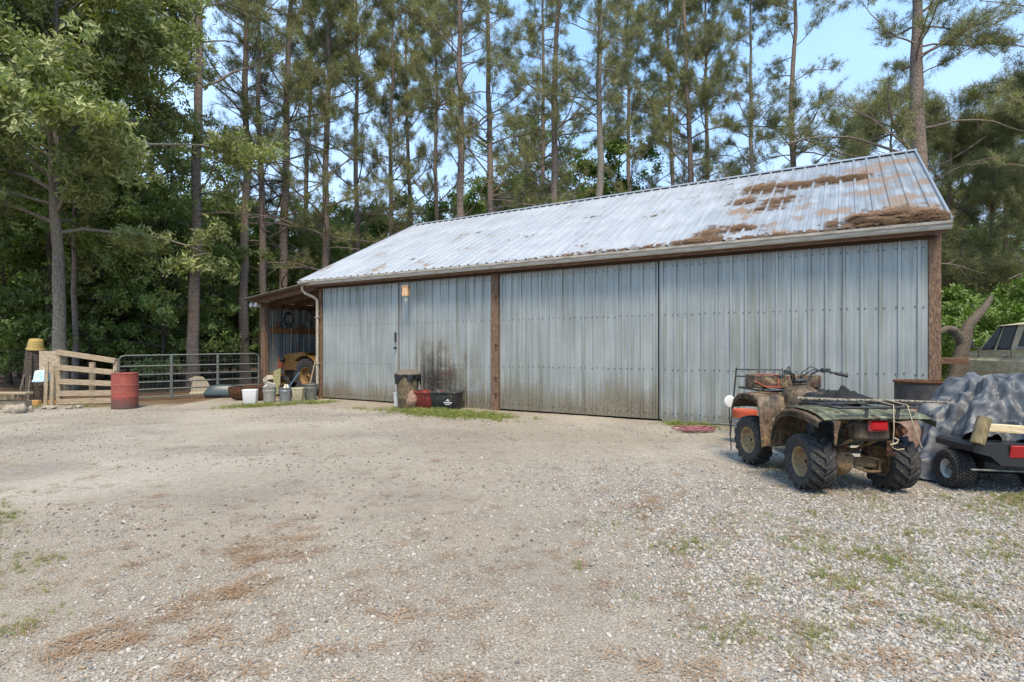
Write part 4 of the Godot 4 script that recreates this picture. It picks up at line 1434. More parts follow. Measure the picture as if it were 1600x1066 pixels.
func build_yard() -> void:
	rng.seed = 19
	# --- red steel drum
	var t := thing("steel_drum", "rusty red steel drum standing in front of the gate", "drum", ground(195, 637.5), 0.3)
	var m := MB.new()
	var prof := [Vector2(0, 0.01), Vector2(0, 0.01), Vector2(0.285, 0.01), Vector2(0.292, 0.0), Vector2(0.297, 0.012), Vector2(0.29, 0.03)]
	for y in [0.29, 0.58]: prof.append_array([Vector2(0.288, y - 0.03), Vector2(0.3, y - 0.008), Vector2(0.3, y + 0.008), Vector2(0.288, y + 0.03)])
	prof.append_array([Vector2(0.288, 0.86), Vector2(0.297, 0.868), Vector2(0.297, 0.888), Vector2(0.287, 0.89), Vector2(0.287, 0.89), Vector2(0.283, 0.872), Vector2(0.283, 0.872), Vector2(0, 0.872)])
	m.lathe(prof, 36)
	for i in m.v.size(): m.uv[i].y = m.v[i].y / 0.9
	put("body", m, drum_material(), t)
	m = MB.new()
	m.xf = Transform3D(Basis.IDENTITY, Vector3(0.16, 0.872, 0.05))
	m.lathe([Vector2(0.04, 0.0), Vector2(0.04, 0.012), Vector2(0, 0.014)], 12)
	put("bung", m, mats["rust"], t)
	# --- things by the gate
	t = thing("feed_guard", "pale tan plastic feeder shell standing behind the gate", "feeder", at_px(311, 18.4), 0.5)
	m = MB.new()
	m.prism(PackedVector2Array([Vector2(-0.25, 0), Vector2(0.33, 0), Vector2(0.33, 0.22), Vector2(0.24, 0.42), Vector2(0.1, 0.56), Vector2(-0.12, 0.58), Vector2(-0.3, 0.5), Vector2(-0.2, 0.4)]), -0.2, 0.2)
	put("shell", m, flat("tan_plastic", h("a8a08b"), 0.7), t)
	m = MB.new()
	m.box(Vector3(0.1, 0.04, 0.25), Vector3(0.75, 0.08, 0.12), 0.02)
	put("lip", m, flat("tan_plastic", h("a8a08b"), 0.7), t)
	m = tub_mb([[0.0, 0.0, 0.0], [0.13, 0.1, 0.0], [0.16, 0.12, 0.1], [0.15, 0.11, 0.1], [0.16, 0.12, 0.2], [0.0, 0.0, 0.2]], 4.0)
	single("yellow_tray", m, flat("bright_yellow", h("c9a92c"), 0.6), "small bright yellow plastic tray behind the gate", "tray", at_px(331, 18.0), 0.3)
	m = tub_mb([[0.0, 0.0, 0.0], [0.5, 0.25, 0.0], [0.56, 0.3, 0.12], [0.4, 0.22, 0.34], [0.2, 0.12, 0.38], [0.0, 0.0, 0.38]], 3.0)
	single("sled_shell", m, flat("teal_plastic", h("3f4d50"), 0.4), "upturned dark teal plastic shell beside the gate end", "shell", at_px(349, 17.3), 0.25)
	# rusty half tank
	t = thing("rusty_trough", "rusty brown half tank lying at the foot of the lean-to post", "trough", at_px(392, 16.3), -0.15)
	m = MB.new()
	var rows := []
	for k in 15:
		var a := PI * (0.02 + 0.96 * k / 14)
		var line := PackedVector3Array()
		for x in [-0.5, 0.42]: line.append(Vector3(x, 0.42 - sin(a) * 0.42, -cos(a) * 0.34))
		rows.append(line)
	m.grid(rows)
	var rows2 := []
	for k in 15:
		var a := PI * (0.02 + 0.96 * k / 14)
		var line := PackedVector3Array()
		for x in [0.42, -0.5]: line.append(Vector3(x, 0.42 - sin(a) * 0.41, -cos(a) * 0.33))
		rows2.append(line)
	m.grid(rows2)
	put("shell", m, mats["rust"], t)
	for x in [-0.5, 0.42]:
		m = MB.new()
		var pl := PackedVector2Array()
		for k in 15:
			var a := PI * (0.02 + 0.96 * k / 14)
			pl.append(Vector2(-cos(a) * 0.34, 0.42 - sin(a) * 0.42))
		m.xf = Transform3D(Basis(Vector3.BACK, Vector3.UP, Vector3.RIGHT), Vector3.ZERO)
		m.prism(pl, x - 0.006, x + 0.006)
		put("end_plate", m, mats["rust"], t)
	# white crate and the row of buckets
	m = tub_mb([[0.0, 0.0, 0.0], [0.165, 0.11, 0.0], [0.185, 0.12, 0.36], [0.19, 0.125, 0.36], [0.19, 0.125, 0.4], [0.175, 0.11, 0.4], [0.155, 0.1, 0.02], [0.0, 0.0, 0.02]], 9.0)
	single("white_tub", m, flat("white_plastic", h("d3d5d4"), 0.5), "square white plastic tub standing alone before the bucket row", "tub", ground(391, 631.5), 0.2, "buckets before the lean-to")
	t = thing("grey_bucket", "grey plastic bucket heaped with rags beside the white tub", "bucket", ground(421, 628), 0.0, "buckets before the lean-to")
	put("body", bucket_mb(0.15, 0.18, 0.42), mottle("grey_plastic", [[0.0, h("6a6a63")], [0.5, h("8c8c85")], [1.0, h("a6a69f")]], Vector3.ONE * 3, 0.6), t)
	put("handle", bail(0.185, 0.36, 0.16), mats["dark_metal"], t)
	m = MB.new()
	m.box(Vector3(0.04, 0.47, 0), Vector3(0.26, 0.16, 0.03), 0.01, Basis(Vector3.BACK, -0.25) * Basis(Vector3.RIGHT, 0.3))
	m.box(Vector3(-0.1, 0.43, 0.03), Vector3(0.13, 0.06, 0.06), 0.02, Basis(Vector3.BACK, 0.4))
	put("rags", m, flat("rag", h("b5b1a6"), 0.95), t)
	t = thing("steel_bucket", "galvanised steel bucket of bottles, middle of the bucket row", "bucket", ground(446, 627.5), 0.0, "buckets before the lean-to")
	put("body", bucket_mb(0.155, 0.185, 0.4), mottle("steel_bucket", [[0.0, h("6b7073")], [0.5, h("8d9396")], [1.0, h("a9aeb0")]], Vector3.ONE * 3, 0.35, 0.6), t)
	put("handle", bail(0.19, 0.36, 0.18), mats["dark_metal"], t)
	for k in 4:
		m = MB.new()
		m.xf = Transform3D(Basis(Vector3.BACK, rng.randf_range(-0.4, 0.4)), Vector3(-0.1 + 0.065 * k, 0.26, 0.02 * (k % 2)))
		m.lathe([Vector2(0, 0), Vector2(0.035, 0.0), Vector2(0.035, 0.15), Vector2(0.018, 0.19), Vector2(0.018, 0.23), Vector2(0, 0.23)], 10)
		put("bottle", m, flat(["amber", "bottle_white", "yellow_label", "bottle_white"][k] + "_b", [h("4a2f1a"), h("dcdcdc"), h("c3a23a"), h("c9d4e4")][k], 0.35), t)
	m = tub_mb([[0.0, 0.0, 0.0], [0.13, 0.13, 0.0], [0.155, 0.155, 0.34], [0.165, 0.165, 0.345], [0.165, 0.165, 0.39], [0.15, 0.15, 0.39], [0.125, 0.125, 0.02], [0.0, 0.0, 0.02]], 8.0)
	single("square_bucket", m, mottle("beige_plastic", [[0.0, h("857f62")], [0.5, h("aba588")], [1.0, h("c2bda4")]], Vector3.ONE * 3, 0.6), "square beige bucket between two round grey ones", "bucket", ground(466, 627), 0.15, "buckets before the lean-to")
	t = thing("wash_tub", "dull galvanised wash tub nearest the downspout", "tub", ground(485, 624.5), 0.0, "buckets before the lean-to")
	put("body", bucket_mb(0.16, 0.22, 0.46), mottle("zinc_tub", [[0.0, h("585d58")], [0.5, h("767b76")], [1.0, h("8f948e")]], Vector3.ONE * 2, 0.5, 0.4), t)
	m = MB.new()
	for k in 3: m.tube([Vector3(-0.08 + 0.05 * k, 0.3, 0.0), Vector3(-0.1 + 0.07 * k, 0.62 - 0.05 * k, -0.03)], 0.008, 5)
	put("stakes", m, mats["galv_tube"], t)
	# --- bin and tubs against the barn
	var cp := ground(637, 637)
	t = thing("garbage_can", "tan garbage can with black bag and domed lid beside the barn door", "garbage can", cp, 0.4)
	m = MB.new()
	m.lathe([Vector2(0, 0), Vector2(0, 0), Vector2(0.225, 0.0), Vector2(0.235, 0.02), Vector2(0.25, 0.25), Vector2(0.258, 0.27), Vector2(0.255, 0.3), Vector2(0.295, 0.82), Vector2(0.31, 0.83), Vector2(0.31, 0.86), Vector2(0.28, 0.86), Vector2(0.24, 0.03), Vector2(0, 0.03)], 32)
	put("body", m, mottle("can_plastic", [[0.0, h("453b29")], [0.45, h("5f5440")], [0.7, h("776b55")], [1.0, h("8f846d")]], Vector3(2.5, 1.2, 2.5), 0.8, 0.0, 5), t)
	m = MB.new()
	m.lathe([Vector2(0.325, 0.84), Vector2(0.33, 0.87), Vector2(0.3, 0.9), Vector2(0.2, 0.955), Vector2(0.09, 0.98), Vector2(0.0, 0.985)], 28)
	put("lid", m, mottle("lid_plastic", [[0.0, h("4a443b")], [0.5, h("666055")], [1.0, h("7d766a")]], Vector3.ONE * 3, 0.8), t)
	rows = []
	for i in 5:
		var line := PackedVector3Array()
		for j in 48:
			var a := -TAU * j / 48
			var hang := 0.15 + 0.08 * sin(a * 2.0 + 1.0) + 0.06 * sin(a * 5.0)
			var f := i / 4.0
			var rr := 0.322 + 0.012 * sin(a * 9.0 + f * 2.0) + 0.006 * f * sin(a * 17.0) + 0.004
			line.append(Vector3(cos(a) * rr, 0.85 - hang * (1.0 - f), sin(a) * rr))
		rows.append(line)
	m = MB.new()
	m.grid(rows, true)
	put("bag", m, flat("black_bag", h("1d1e24"), 0.3), t)
	t = thing("white_pail", "small white pail half hidden left of the garbage can", "pail", ground(620.5, 635), 0.0)
	put("body", bucket_mb(0.075, 0.095, 0.36, false), flat("white_plastic", h("d3d5d4"), 0.5), t)
	m = rock_mesh(Vector3(0.17, 0.24, 0.15), 90, 0.2)
	single("feed_sack", m, mottle("sack", [[0.0, h("6a5344")], [0.5, h("8f7666")], [1.0, h("a99484")]], Vector3.ONE * 3, 0.95), "slumped brown sack between the garbage can and red tub", "sack", ground(643, 638) + Vector3(0, 0.21, 0), 0.2)
	m = tub_mb([[0.0, 0.0, 0.0], [0.3, 0.2, 0.0], [0.33, 0.24, 0.38], [0.36, 0.27, 0.385], [0.365, 0.275, 0.43], [0.335, 0.245, 0.43], [0.29, 0.19, 0.03], [0.0, 0.0, 0.03]], 6.0)
	single("red_tub", m, mottle("red_plastic", [[0.0, h("5c2420")], [0.45, h("8a322c")], [0.75, h("964a40")], [1.0, h("9b6a5c")]], Vector3.ONE * 2, 0.6), "faded red rectangular tub beside the black one", "tub", ground(664, 638.5) + Vector3(0.05, 0, -0.12), -UA, "tubs against the stained wall")
	t = thing("black_tub", "large black rubber tub with a small white emblem", "tub", ground(697, 640) + Vector3(0, 0, -0.12), -UA * 0.5, "tubs against the stained wall")
	put("body", tub_mb([[0.0, 0.0, 0.0], [0.33, 0.22, 0.0], [0.385, 0.27, 0.4], [0.41, 0.295, 0.405], [0.415, 0.3, 0.45], [0.39, 0.275, 0.45], [0.32, 0.21, 0.03], [0.0, 0.0, 0.03]], 5.0), mottle("black_rubber", [[0.0, h("2a2c2e")], [0.55, h("3a3c3d")], [0.72, h("5c574a")], [1.0, h("857c66")]], Vector3(1.6, 1.0, 1.6), 0.7), t)
	m = MB.new()
	m.xf = Transform3D(Basis(Vector3.RIGHT, -0.12), Vector3(0.13, 0.19, 0.262))
	# crest: an upright diamond with two leaves, then a line of worn characters
	m.quad(Vector3(-0.02, 0.06, 0.0), Vector3(0, 0.035, 0), Vector3(0.02, 0.06, 0), Vector3(0, 0.1, 0))
	m.quad(Vector3(-0.045, 0.03, 0), Vector3(-0.01, 0.025, 0), Vector3(-0.02, 0.045, 0), Vector3(-0.04, 0.055, 0))
	m.quad(Vector3(0.01, 0.025, 0), Vector3(0.045, 0.03, 0), Vector3(0.04, 0.055, 0), Vector3(0.02, 0.045, 0))
	for k in 8:
		var x := -0.1 + 0.027 * k
		m.quad(Vector3(x, -0.025 + 0.004 * (k % 3), 0), Vector3(x + 0.018, -0.025, 0), Vector3(x + 0.019, 0.008, 0), Vector3(x + 0.003, 0.01, 0))
	for k in 5: m.quad(Vector3(-0.06 + 0.026 * k, -0.06, 0), Vector3(-0.044 + 0.026 * k, -0.06, 0), Vector3(-0.044 + 0.026 * k, -0.04, 0), Vector3(-0.06 + 0.026 * k, -0.042, 0))
	put("emblem", m, flat("print_white", h("cfd3d8"), 0.6), t)
	# --- rope, bucket, rack and disc by the quad bike
	m = MB.new()
	var pts := []
	for k in 240:
		var a := k * 0.23
		var r := 0.13 + 0.09 * sin(k * 0.071) + 0.05 * sin(k * 0.19)
		pts.append(Vector3(cos(a) * r * 1.5 + 0.1 * sin(k * 0.05), 0.02 + 0.035 * (0.5 + 0.5 * sin(k * 0.37)) + 0.00012 * k, sin(a) * r * 0.8))
	m.tube(pts, 0.013, 6)
	single("red_rope", m, mottle("rope", [[0.0, h("5b3235")], [0.5, h("86555a")], [1.0, h("a37a7c")]], Vector3.ONE * 14, 0.95), "heap of faded red rope on the ground by the barn door", "rope", ground(1088, 674), 0.2)
	t = thing("lidded_bucket", "grey bucket with orange lid behind the quad bike's front wheel", "bucket", at_px(1164, 8.95), 0.2)
	put("body", bucket_mb(0.15, 0.175, 0.44), mottle("grey_plastic", [[0.0, h("6a6a63")], [0.5, h("8c8c85")], [1.0, h("a6a69f")]], Vector3.ONE * 3, 0.6), t)
	m = MB.new()
	m.lathe([Vector2(0.188, 0.4), Vector2(0.192, 0.42), Vector2(0.186, 0.44), Vector2(0.192, 0.46), Vector2(0.192, 0.515), Vector2(0.18, 0.52), Vector2(0.18, 0.52), Vector2(0.17, 0.505), Vector2(0, 0.5)], 28)
	put("lid", m, flat("orange_lid", h("ab4a2c"), 0.5), t)
	t = thing("wire_rack", "thin black wire shelf rack standing against the barn door", "rack", at_px(1186, 9.55), -UA + 0.1)
	m = MB.new()
	for x in [-0.4, 0.4]:
		for z in [-0.1, 0.12]: m.tube([Vector3(x * 1.15, 0, z * 1.4), Vector3(x * 0.9, 1.17, z)], 0.008, 6)
	put("legs", m, mats["dark_metal"], t)
	for y in [1.14, 1.02, 0.52]:
		m = MB.new()
		var w: float = 0.36 + 0.05 * (1.17 - y)
		m.tube([Vector3(-w, y, -0.1), Vector3(w, y, -0.1), Vector3(w, y, 0.12), Vector3(-w, y, 0.12), Vector3(-w, y, -0.1)], 0.008, 5)
		for k in 5: m.tube([Vector3(-w, y, -0.08 + 0.045 * k), Vector3(w, y, -0.08 + 0.045 * k)], 0.004, 4)
		put("shelf", m, mats["dark_metal"], t)
	t = thing("round_reflector", "round white reflector disc on a thin stake beside the front wheel", "reflector", at_px(1140, 8.2), 0.35)
	m = MB.new()
	m.xf = Transform3D(Basis(Vector3.RIGHT, PI / 2) , Vector3(0, 0.72, 0.012))
	m.lathe([Vector2(0.09, -0.02), Vector2(0.092, 0.0), Vector2(0.08, 0.01), Vector2(0.0, 0.013)], 24)
	m.lathe([Vector2(0.0, -0.03), Vector2(0.06, -0.03), Vector2(0.09, -0.02)], 24)
	put("disc", m, flat("disc_white", h("d9dad8"), 0.4), t)
	put("stake", tube_mb([Vector3(0.05, -0.02, -0.02), Vector3(0.0, 0.74, -0.012)], 0.008, 6), mats["dark_metal"], t)
	# --- big dark drum at the barn corner
	t = thing("black_drum", "wide open black drum with rusty rim at the barn's right corner", "drum", at_px(1441, 8.75), 0.0)
	m = MB.new()
	m.lathe([Vector2(0, 0.0), Vector2(0, 0.0), Vector2(0.36, 0.0), Vector2(0.37, 0.02), Vector2(0.365, 0.28), Vector2(0.38, 0.3), Vector2(0.38, 0.32), Vector2(0.365, 0.34), Vector2(0.365, 0.62), Vector2(0.38, 0.64), Vector2(0.38, 0.66), Vector2(0.365, 0.68), Vector2(0.365, 0.97), Vector2(0.35, 0.97), Vector2(0.345, 0.05), Vector2(0.0, 0.04)], 36)
	put("body", m, mottle("black_drum", [[0.0, h("1f1f20")], [0.55, h("303031")], [0.8, h("45403a")], [1.0, h("5f4c3c")]], Vector3(2, 1, 2), 0.7), t)
	m = MB.new()
	m.lathe([Vector2(0.366, 0.955), Vector2(0.378, 0.965), Vector2(0.375, 0.975), Vector2(0.385, 0.98), Vector2(0.385, 1.0), Vector2(0.365, 1.0), Vector2(0.36, 0.96), Vector2(0.352, 0.94)], 36)
	put("rim", m, mats["rust"], t)
	# --- dead forked trunk and rail beyond the corner
	var snag := mottle("snag_bark", [[0.0, h("3a332b")], [0.4, h("5f564b")], [0.68, h("7d7467")], [1.0, h("a8a294")]], Vector3(7, 2.2, 7), 0.95, 0.0, 5, 12.0, 0.03)
	snag.normal_scale = 2.0
	t = thing("dead_trunk", "dead grey forked trunk leaning beside the barn corner post", "dead tree", at_px(1484, 10.6), 0.0)
	m = MB.new()
	m.tube([Vector3(-0.16, -0.1, 0), Vector3(0.0, 0.6, 0), Vector3(0.14, 1.1, 0.02), Vector3(0.24, 1.5, 0), Vector3(0.3, 1.72, 0), Vector3(0.38, 1.95, -0.03), Vector3(0.55, 2.12, -0.05), Vector3(0.72, 2.3, -0.05), Vector3(0.88, 2.52, -0.08)], [0.15, 0.13, 0.125, 0.12, 0.11, 0.09, 0.08, 0.06, 0.03], 12)
	put("trunk", m, snag, t)
	m = MB.new()
	m.tube([Vector3(0.26, 1.55, 0), Vector3(0.16, 1.74, 0.03), Vector3(0.04, 1.86, 0.05), Vector3(-0.1, 1.88, 0.05), Vector3(-0.24, 1.8, 0.06), Vector3(-0.4, 1.76, 0.08)], [0.1, 0.08, 0.07, 0.065, 0.05, 0.03], 10)
	put("limb", m, snag, t)
	var rl := board("wooden_rail", null, at_px(1462, 10.25, 1.28), at_px(1514, 10.0, 1.28), 0.12, 0.04, mats["beam_wood"])
	meta(rl, "short brown rail nailed between the corner post and the dead trunk", "rail")

func drum_material() -> StandardMaterial3D:
	var n1 := noise(51, 2.2, 4)
	var n2 := noise(52, 9.0, 3)
	var t := mottled_image(256, 256, func(px, py):
		var u: float = px / 256.0 * TAU
		var y: float = py / 256.0
		var a: float = n1.get_noise_3d(cos(u), y * 3.0, sin(u))
		var b: float = n2.get_noise_3d(cos(u), y * 3.0, sin(u))
		var c: Color = h("8a4038").lerp(h("9b5548"), clampf(0.5 + a + b * 0.5, 0, 1))
		# burnt, rusted foot
		return c.lerp(h("55403a"), clampf((0.26 - y) * 6.0 + 0.4 + a * 1.6 + b * 0.8, 0, 0.9) if y < 0.45 else clampf(b * 1.6 - 0.3, 0, 0.6)))
	var m := StandardMaterial3D.new()
	m.albedo_texture = t
	m.roughness = 0.75
	return m

func camo(key: String, cols: Array) -> StandardMaterial3D:
	if not mats.has(key):
		var m := StandardMaterial3D.new()
		var t := NoiseTexture2D.new()
		t.width = 256
		t.height = 256
		t.seamless = true
		t.noise = noise(key.hash() % 500, 0.018, 3)
		var g := Gradient.new()
		g.interpolation_mode = Gradient.GRADIENT_INTERPOLATE_LINEAR
		var off := PackedFloat32Array()
		var cs := PackedColorArray()
		for i in cols.size():
			var a := float(i) / cols.size() * 0.7 + 0.15
			off.append(a + 0.01); cs.append(h(cols[i]))
			off.append(a + 0.7 / cols.size() - 0.01); cs.append(h(cols[i]))
		g.offsets = off
		g.colors = cs
		t.color_ramp = g
		m.albedo_texture = t
		m.uv1_triplanar = true
		m.uv1_scale = Vector3.ONE * 0.8
		m.roughness = 0.55
		m.detail_enabled = true
		m.detail_albedo = ntex(256, noise(9, 0.03, 5), [[0.0, h("8d8375")], [0.5, h("d8d2c8")], [1.0, h("ffffff")]])
		m.detail_blend_mode = BaseMaterial3D.BLEND_MODE_MUL
		mats[key] = m
	return mats[key]

# shell over profile points (z, y) between x0 and x1; the x1 edge turns down by lip
func fender(prof: Array, x0: float, x1: float, lip: float, crown := 0.015) -> MB:
	var m := MB.new()
	for pass_ in 2:
		var rows := []
		for p in prof:
			var line := PackedVector3Array()
			var cols := [0.0, 0.15, 0.5, 0.85, 0.96, 1.0, 1.0]
			for j in cols.size():
				var f: float = cols[j]
				var y: float = p.y + crown * (1.0 - pow(2.0 * f - 1.0, 2.0))
				if j >= 5: y -= 0.012
				if j == 6: y -= lip
				line.append(Vector3(lerpf(x0, x1, f), y - pass_ * 0.008, p.x))
			if (x1 < x0) != (pass_ == 1): line.reverse()
			rows.append(line)
		rows.reverse()
		m.grid(rows)
	return m

func coil(a: Vector3, b: Vector3, r: float, turns: int) -> MB:
	var m := MB.new()
	var d := (b - a)
	var s := d.cross(Vector3.RIGHT).normalized()
	var q := d.normalized().cross(s)
	var pts := []
	for k in turns * 10 + 1:
		var an := TAU * k / 10.0
		pts.append(a + d * k / (turns * 10.0) + (s * cos(an) + q * sin(an)) * r)
	m.tube(pts, 0.008, 5)
	m.tube([a, b], r * 0.45, 8)
	return m

func build_atv() -> void:
	rng.seed = 8
	var c1 := camo("camo_brown", ["3d352b", "5d4a3c", "7a6653", "565241", "99866c", "6b5347"])
	var c2 := camo("camo_green", ["565848", "78836c", "6a6c56", "8f9880", "5c5343"])
	var dk: Material = mats["dark_metal"]
	var t := thing("quad_bike", "muddy camouflage four-wheeled quad bike parked before the barn door", "quad bike", Vector3(3.62, 0, -5.95), 0.035)
	var rim := mottle("rim_mud", [[0.0, h("6e5a3f")], [0.5, h("937c59")], [1.0, h("b39b74")]], Vector3.ONE * 4, 0.8)
	for s in [-1.0, 1.0]:
		wheel(t, Vector3(s * 0.44, 0.298, 0), 0.298, 0.27, 0.155, rim, 17, 1, s)
		wheel(t, Vector3(s * 0.43, 0.315, -1.3), 0.315, 0.2, 0.165, rim, 16, 0, s, 0.1)
	# frame and running gear
	var m := MB.new()
	m.tube([Vector3(-0.13, 0.62, 0.34), Vector3(-0.14, 0.4, -0.1), Vector3(-0.16, 0.33, -0.5), Vector3(-0.15, 0.33, -1.1), Vector3(-0.12, 0.75, -1.45)], 0.02, 7)
	m.tube([Vector3(0.13, 0.62, 0.34), Vector3(0.14, 0.4, -0.1), Vector3(0.16, 0.33, -0.5), Vector3(0.15, 0.33, -1.1), Vector3(0.12, 0.75, -1.45)], 0.02, 7)
	m.tube([Vector3(-0.14, 0.72, 0.35), Vector3(-0.14, 0.8, -0.4), Vector3(-0.1, 0.85, -1.1)], 0.02, 7)
	m.tube([Vector3(0.14, 0.72, 0.35), Vector3(0.14, 0.8, -0.4), Vector3(0.1, 0.85, -1.1)], 0.02, 7)
	put("frame", m, mats["mud"], t)
	m = MB.new()
	m.box(Vector3(0, 0.5, -0.72), Vector3(0.3, 0.36, 0.5), 0.04)
	m.box(Vector3(0.03, 0.66, -0.62), Vector3(0.2, 0.2, 0.24), 0.03)
	m.tube([Vector3(-0.17, 0.48, -0.7), Vector3(-0.23, 0.48, -0.7)], 0.13, 16)
	put("engine", m, dk, t)
	m = MB.new()
	m.tube([Vector3(-0.36, 0.298, 0), Vector3(0.38, 0.298, 0)], [0.045, 0.04], 10)
	m.box(Vector3(0.13, 0.27, 0.05), Vector3(0.26, 0.06, 0.05), 0.02, Basis(Vector3.BACK, -0.12))
	put("rear_axle", m, mats["mud"], t)
	m = rock_mesh(Vector3(0.13, 0.14, 0.15), 33, 0.2)
	put("differential", m, mats["mud"], t, Transform3D(Basis.IDENTITY, Vector3(-0.14, 0.3, 0.02)))
	m = MB.new()
	m.tube([Vector3(-0.02, 0.26, 0.1), Vector3(0.12, 0.21, 0.12), Vector3(0.27, 0.2, 0.08), Vector3(0.28, 0.3, 0.06)], 0.017, 7)
	m.tube([Vector3(0.1, 0.36, 0.02), Vector3(0.27, 0.33, 0.09)], 0.012, 6)
	put("brake_rod", m, mats["mud"], t)
	for s in [-0.11, 0.16]:
		put("shock_absorber", coil(Vector3(s, 0.36, 0.06), Vector3(s * 0.9, 0.68, 0.12), 0.042, 7), mats["rust"], t)
	m = MB.new()
	m.tube([Vector3(-0.36, 0.315, -1.3), Vector3(-0.1, 0.4, -1.25)], 0.022, 7)
	m.tube([Vector3(0.36, 0.315, -1.3), Vector3(0.1, 0.4, -1.25)], 0.022, 7)
	m.tube([Vector3(-0.28, 0.36, -1.28), Vector3(-0.14, 0.8, -1.3)], 0.035, 8)
	m.tube([Vector3(0.28, 0.36, -1.28), Vector3(0.14, 0.8, -1.3)], 0.035, 8)
	put("front_suspension", m, dk, t)
	# rear fenders and deck
	var rp := [Vector2(-0.54, 0.36), Vector2(-0.52, 0.5), Vector2(-0.47, 0.64), Vector2(-0.39, 0.75), Vector2(-0.27, 0.82), Vector2(-0.1, 0.845), Vector2(0.12, 0.84), Vector2(0.3, 0.815), Vector2(0.43, 0.78)]
	put("rear_fender", fender(rp, -0.2, -0.6, 0.05), c1, t)
	put("rear_fender", fender(rp, 0.2, 0.6, 0.05), c2, t)
	m = fender([Vector2(-0.36, 0.85), Vector2(-0.1, 0.872), Vector2(0.15, 0.868), Vector2(0.34, 0.84), Vector2(0.46, 0.8)], -0.56, 0.56, 0.0, 0.01)
	put("rear_deck", m, c2, t)
	m = MB.new()
	m.box(Vector3(0.0, 0.67, 0.3), Vector3(0.36, 0.2, 0.16), 0.03)
	put("tail_housing", m, mottle("brown_plastic", [[0.0, h("2f2a24")], [0.5, h("4b4034")], [1.0, h("6d5f4c")]], Vector3.ONE * 4), t)
	m = MB.new()
	m.box(Vector3(0.02, 0.73, 0.41), Vector3(0.185, 0.1, 0.06), 0.018)
	var tl := put("tail_light", m, flat("red_lens", h("a01217"), 0.15), t)
	m = MB.new()
	m.box(Vector3(0.02, 0.73, 0.4), Vector3(0.2, 0.115, 0.05), 0.012)
	put("bezel", m, flat("lens_rim", h("8c4a48"), 0.5), tl)
	m = MB.new()
	m.tube([Vector3(0.3, 0.66, -0.3), Vector3(0.3, 0.665, 0.05), Vector3(0.295, 0.67, 0.3), Vector3(0.292, 0.672, 0.36)], [0.05, 0.075, 0.075, 0.055], 16)
	m.tube([Vector3(0.292, 0.672, 0.35), Vector3(0.29, 0.674, 0.42)], 0.028, 10)
	put("muffler", m, mats["rust"], t)
	m = MB.new()
	m.box(Vector3(0.14, 0.5, 0.4), Vector3(0.05, 0.16, 0.02), 0.008)
	m.tube([Vector3(0.14, 0.44, 0.41), Vector3(0.14, 0.44, 0.45), Vector3(0.14, 0.47, 0.47)], 0.013, 6)
	put("tow_hitch", m, mats["rust"], t)
	# racks
	m = MB.new()
	m.tube([Vector3(-0.44, 0.9, -0.2), Vector3(-0.46, 0.93, 0.0), Vector3(-0.46, 0.925, 0.36), Vector3(-0.4, 0.915, 0.44), Vector3(0.4, 0.915, 0.44), Vector3(0.46, 0.925, 0.36), Vector3(0.46, 0.93, 0.0), Vector3(0.44, 0.9, -0.2)], 0.013, 8)
	for x in [-0.24, 0.0, 0.24]: m.tube([Vector3(x, 0.918, 0.44), Vector3(x, 0.925, -0.1)], 0.009, 6)
	m.tube([Vector3(-0.46, 0.925, 0.12), Vector3(0.46, 0.925, 0.12)], 0.011, 6)
	for x in [-0.1, 0.22]: m.tube([Vector3(x, 0.915, 0.42), Vector3(x - 0.02, 0.82, 0.43), Vector3(x - 0.16, 0.72, 0.34)], 0.018, 7)
	put("rear_rack", m, dk, t)
	m = MB.new()
	m.tube([Vector3(-0.4, 0.97, -1.08), Vector3(-0.44, 0.97, -1.2), Vector3(-0.44, 0.97, -1.7), Vector3(0.44, 0.97, -1.7), Vector3(0.44, 0.97, -1.2), Vector3(0.4, 0.97, -1.08), Vector3(-0.4, 0.97, -1.08)], 0.013, 8)
	for x in [-0.22, 0.0, 0.22]: m.tube([Vector3(x, 0.97, -1.08), Vector3(x, 0.97, -1.7)], 0.009, 6)
	for x in [-0.3, 0.3]: m.tube([Vector3(x, 0.97, -1.3), Vector3(x * 0.8, 0.84, -1.34)], 0.013, 6)
	put("front_rack", m, dk, t)
	# seat and tank
	m = MB.new()
	var rows := []
	for k in 9:
		var z := lerpf(-0.78, 0.02, k / 8.0)
		var top: float = [0.965, 0.985, 0.97, 0.955, 0.95, 0.955, 0.965, 0.96, 0.93][k]
		var hw: float = [0.1, 0.14, 0.165, 0.18, 0.185, 0.185, 0.18, 0.17, 0.14][k]
		var line := PackedVector3Array()
		for j in 11:
			var a := PI * j / 10
			line.append(Vector3(-cos(a) * hw, top - 0.14 + 0.14 * pow(sin(a), 0.6), z))
		rows.append(line)
	rows.reverse()
	m.grid(rows)
	m.box(Vector3(0, 0.83, -0.38), Vector3(0.3, 0.08, 0.76), 0.02)
	put("seat", m, flat("seat_vinyl", h("1f2125"), 0.28), t)
	m = MB.new()
	rows = []
	for k in 8:
		var z := lerpf(-1.22, -0.7, k / 7.0)
		var top: float = [0.93, 1.0, 1.035, 1.045, 1.045, 1.04, 1.01, 0.95][k]
		var hw: float = [0.14, 0.17, 0.19, 0.2, 0.205, 0.2, 0.18, 0.14][k]
		var line := PackedVector3Array()
		for j in 13:
			var a := PI * j / 12
			line.append(Vector3(-cos(a) * hw, top - 0.3 + 0.3 * pow(sin(a), 0.45), z))
		rows.append(line)
	rows.reverse()
	m.grid(rows)
	put("fuel_tank", m, c1, t)
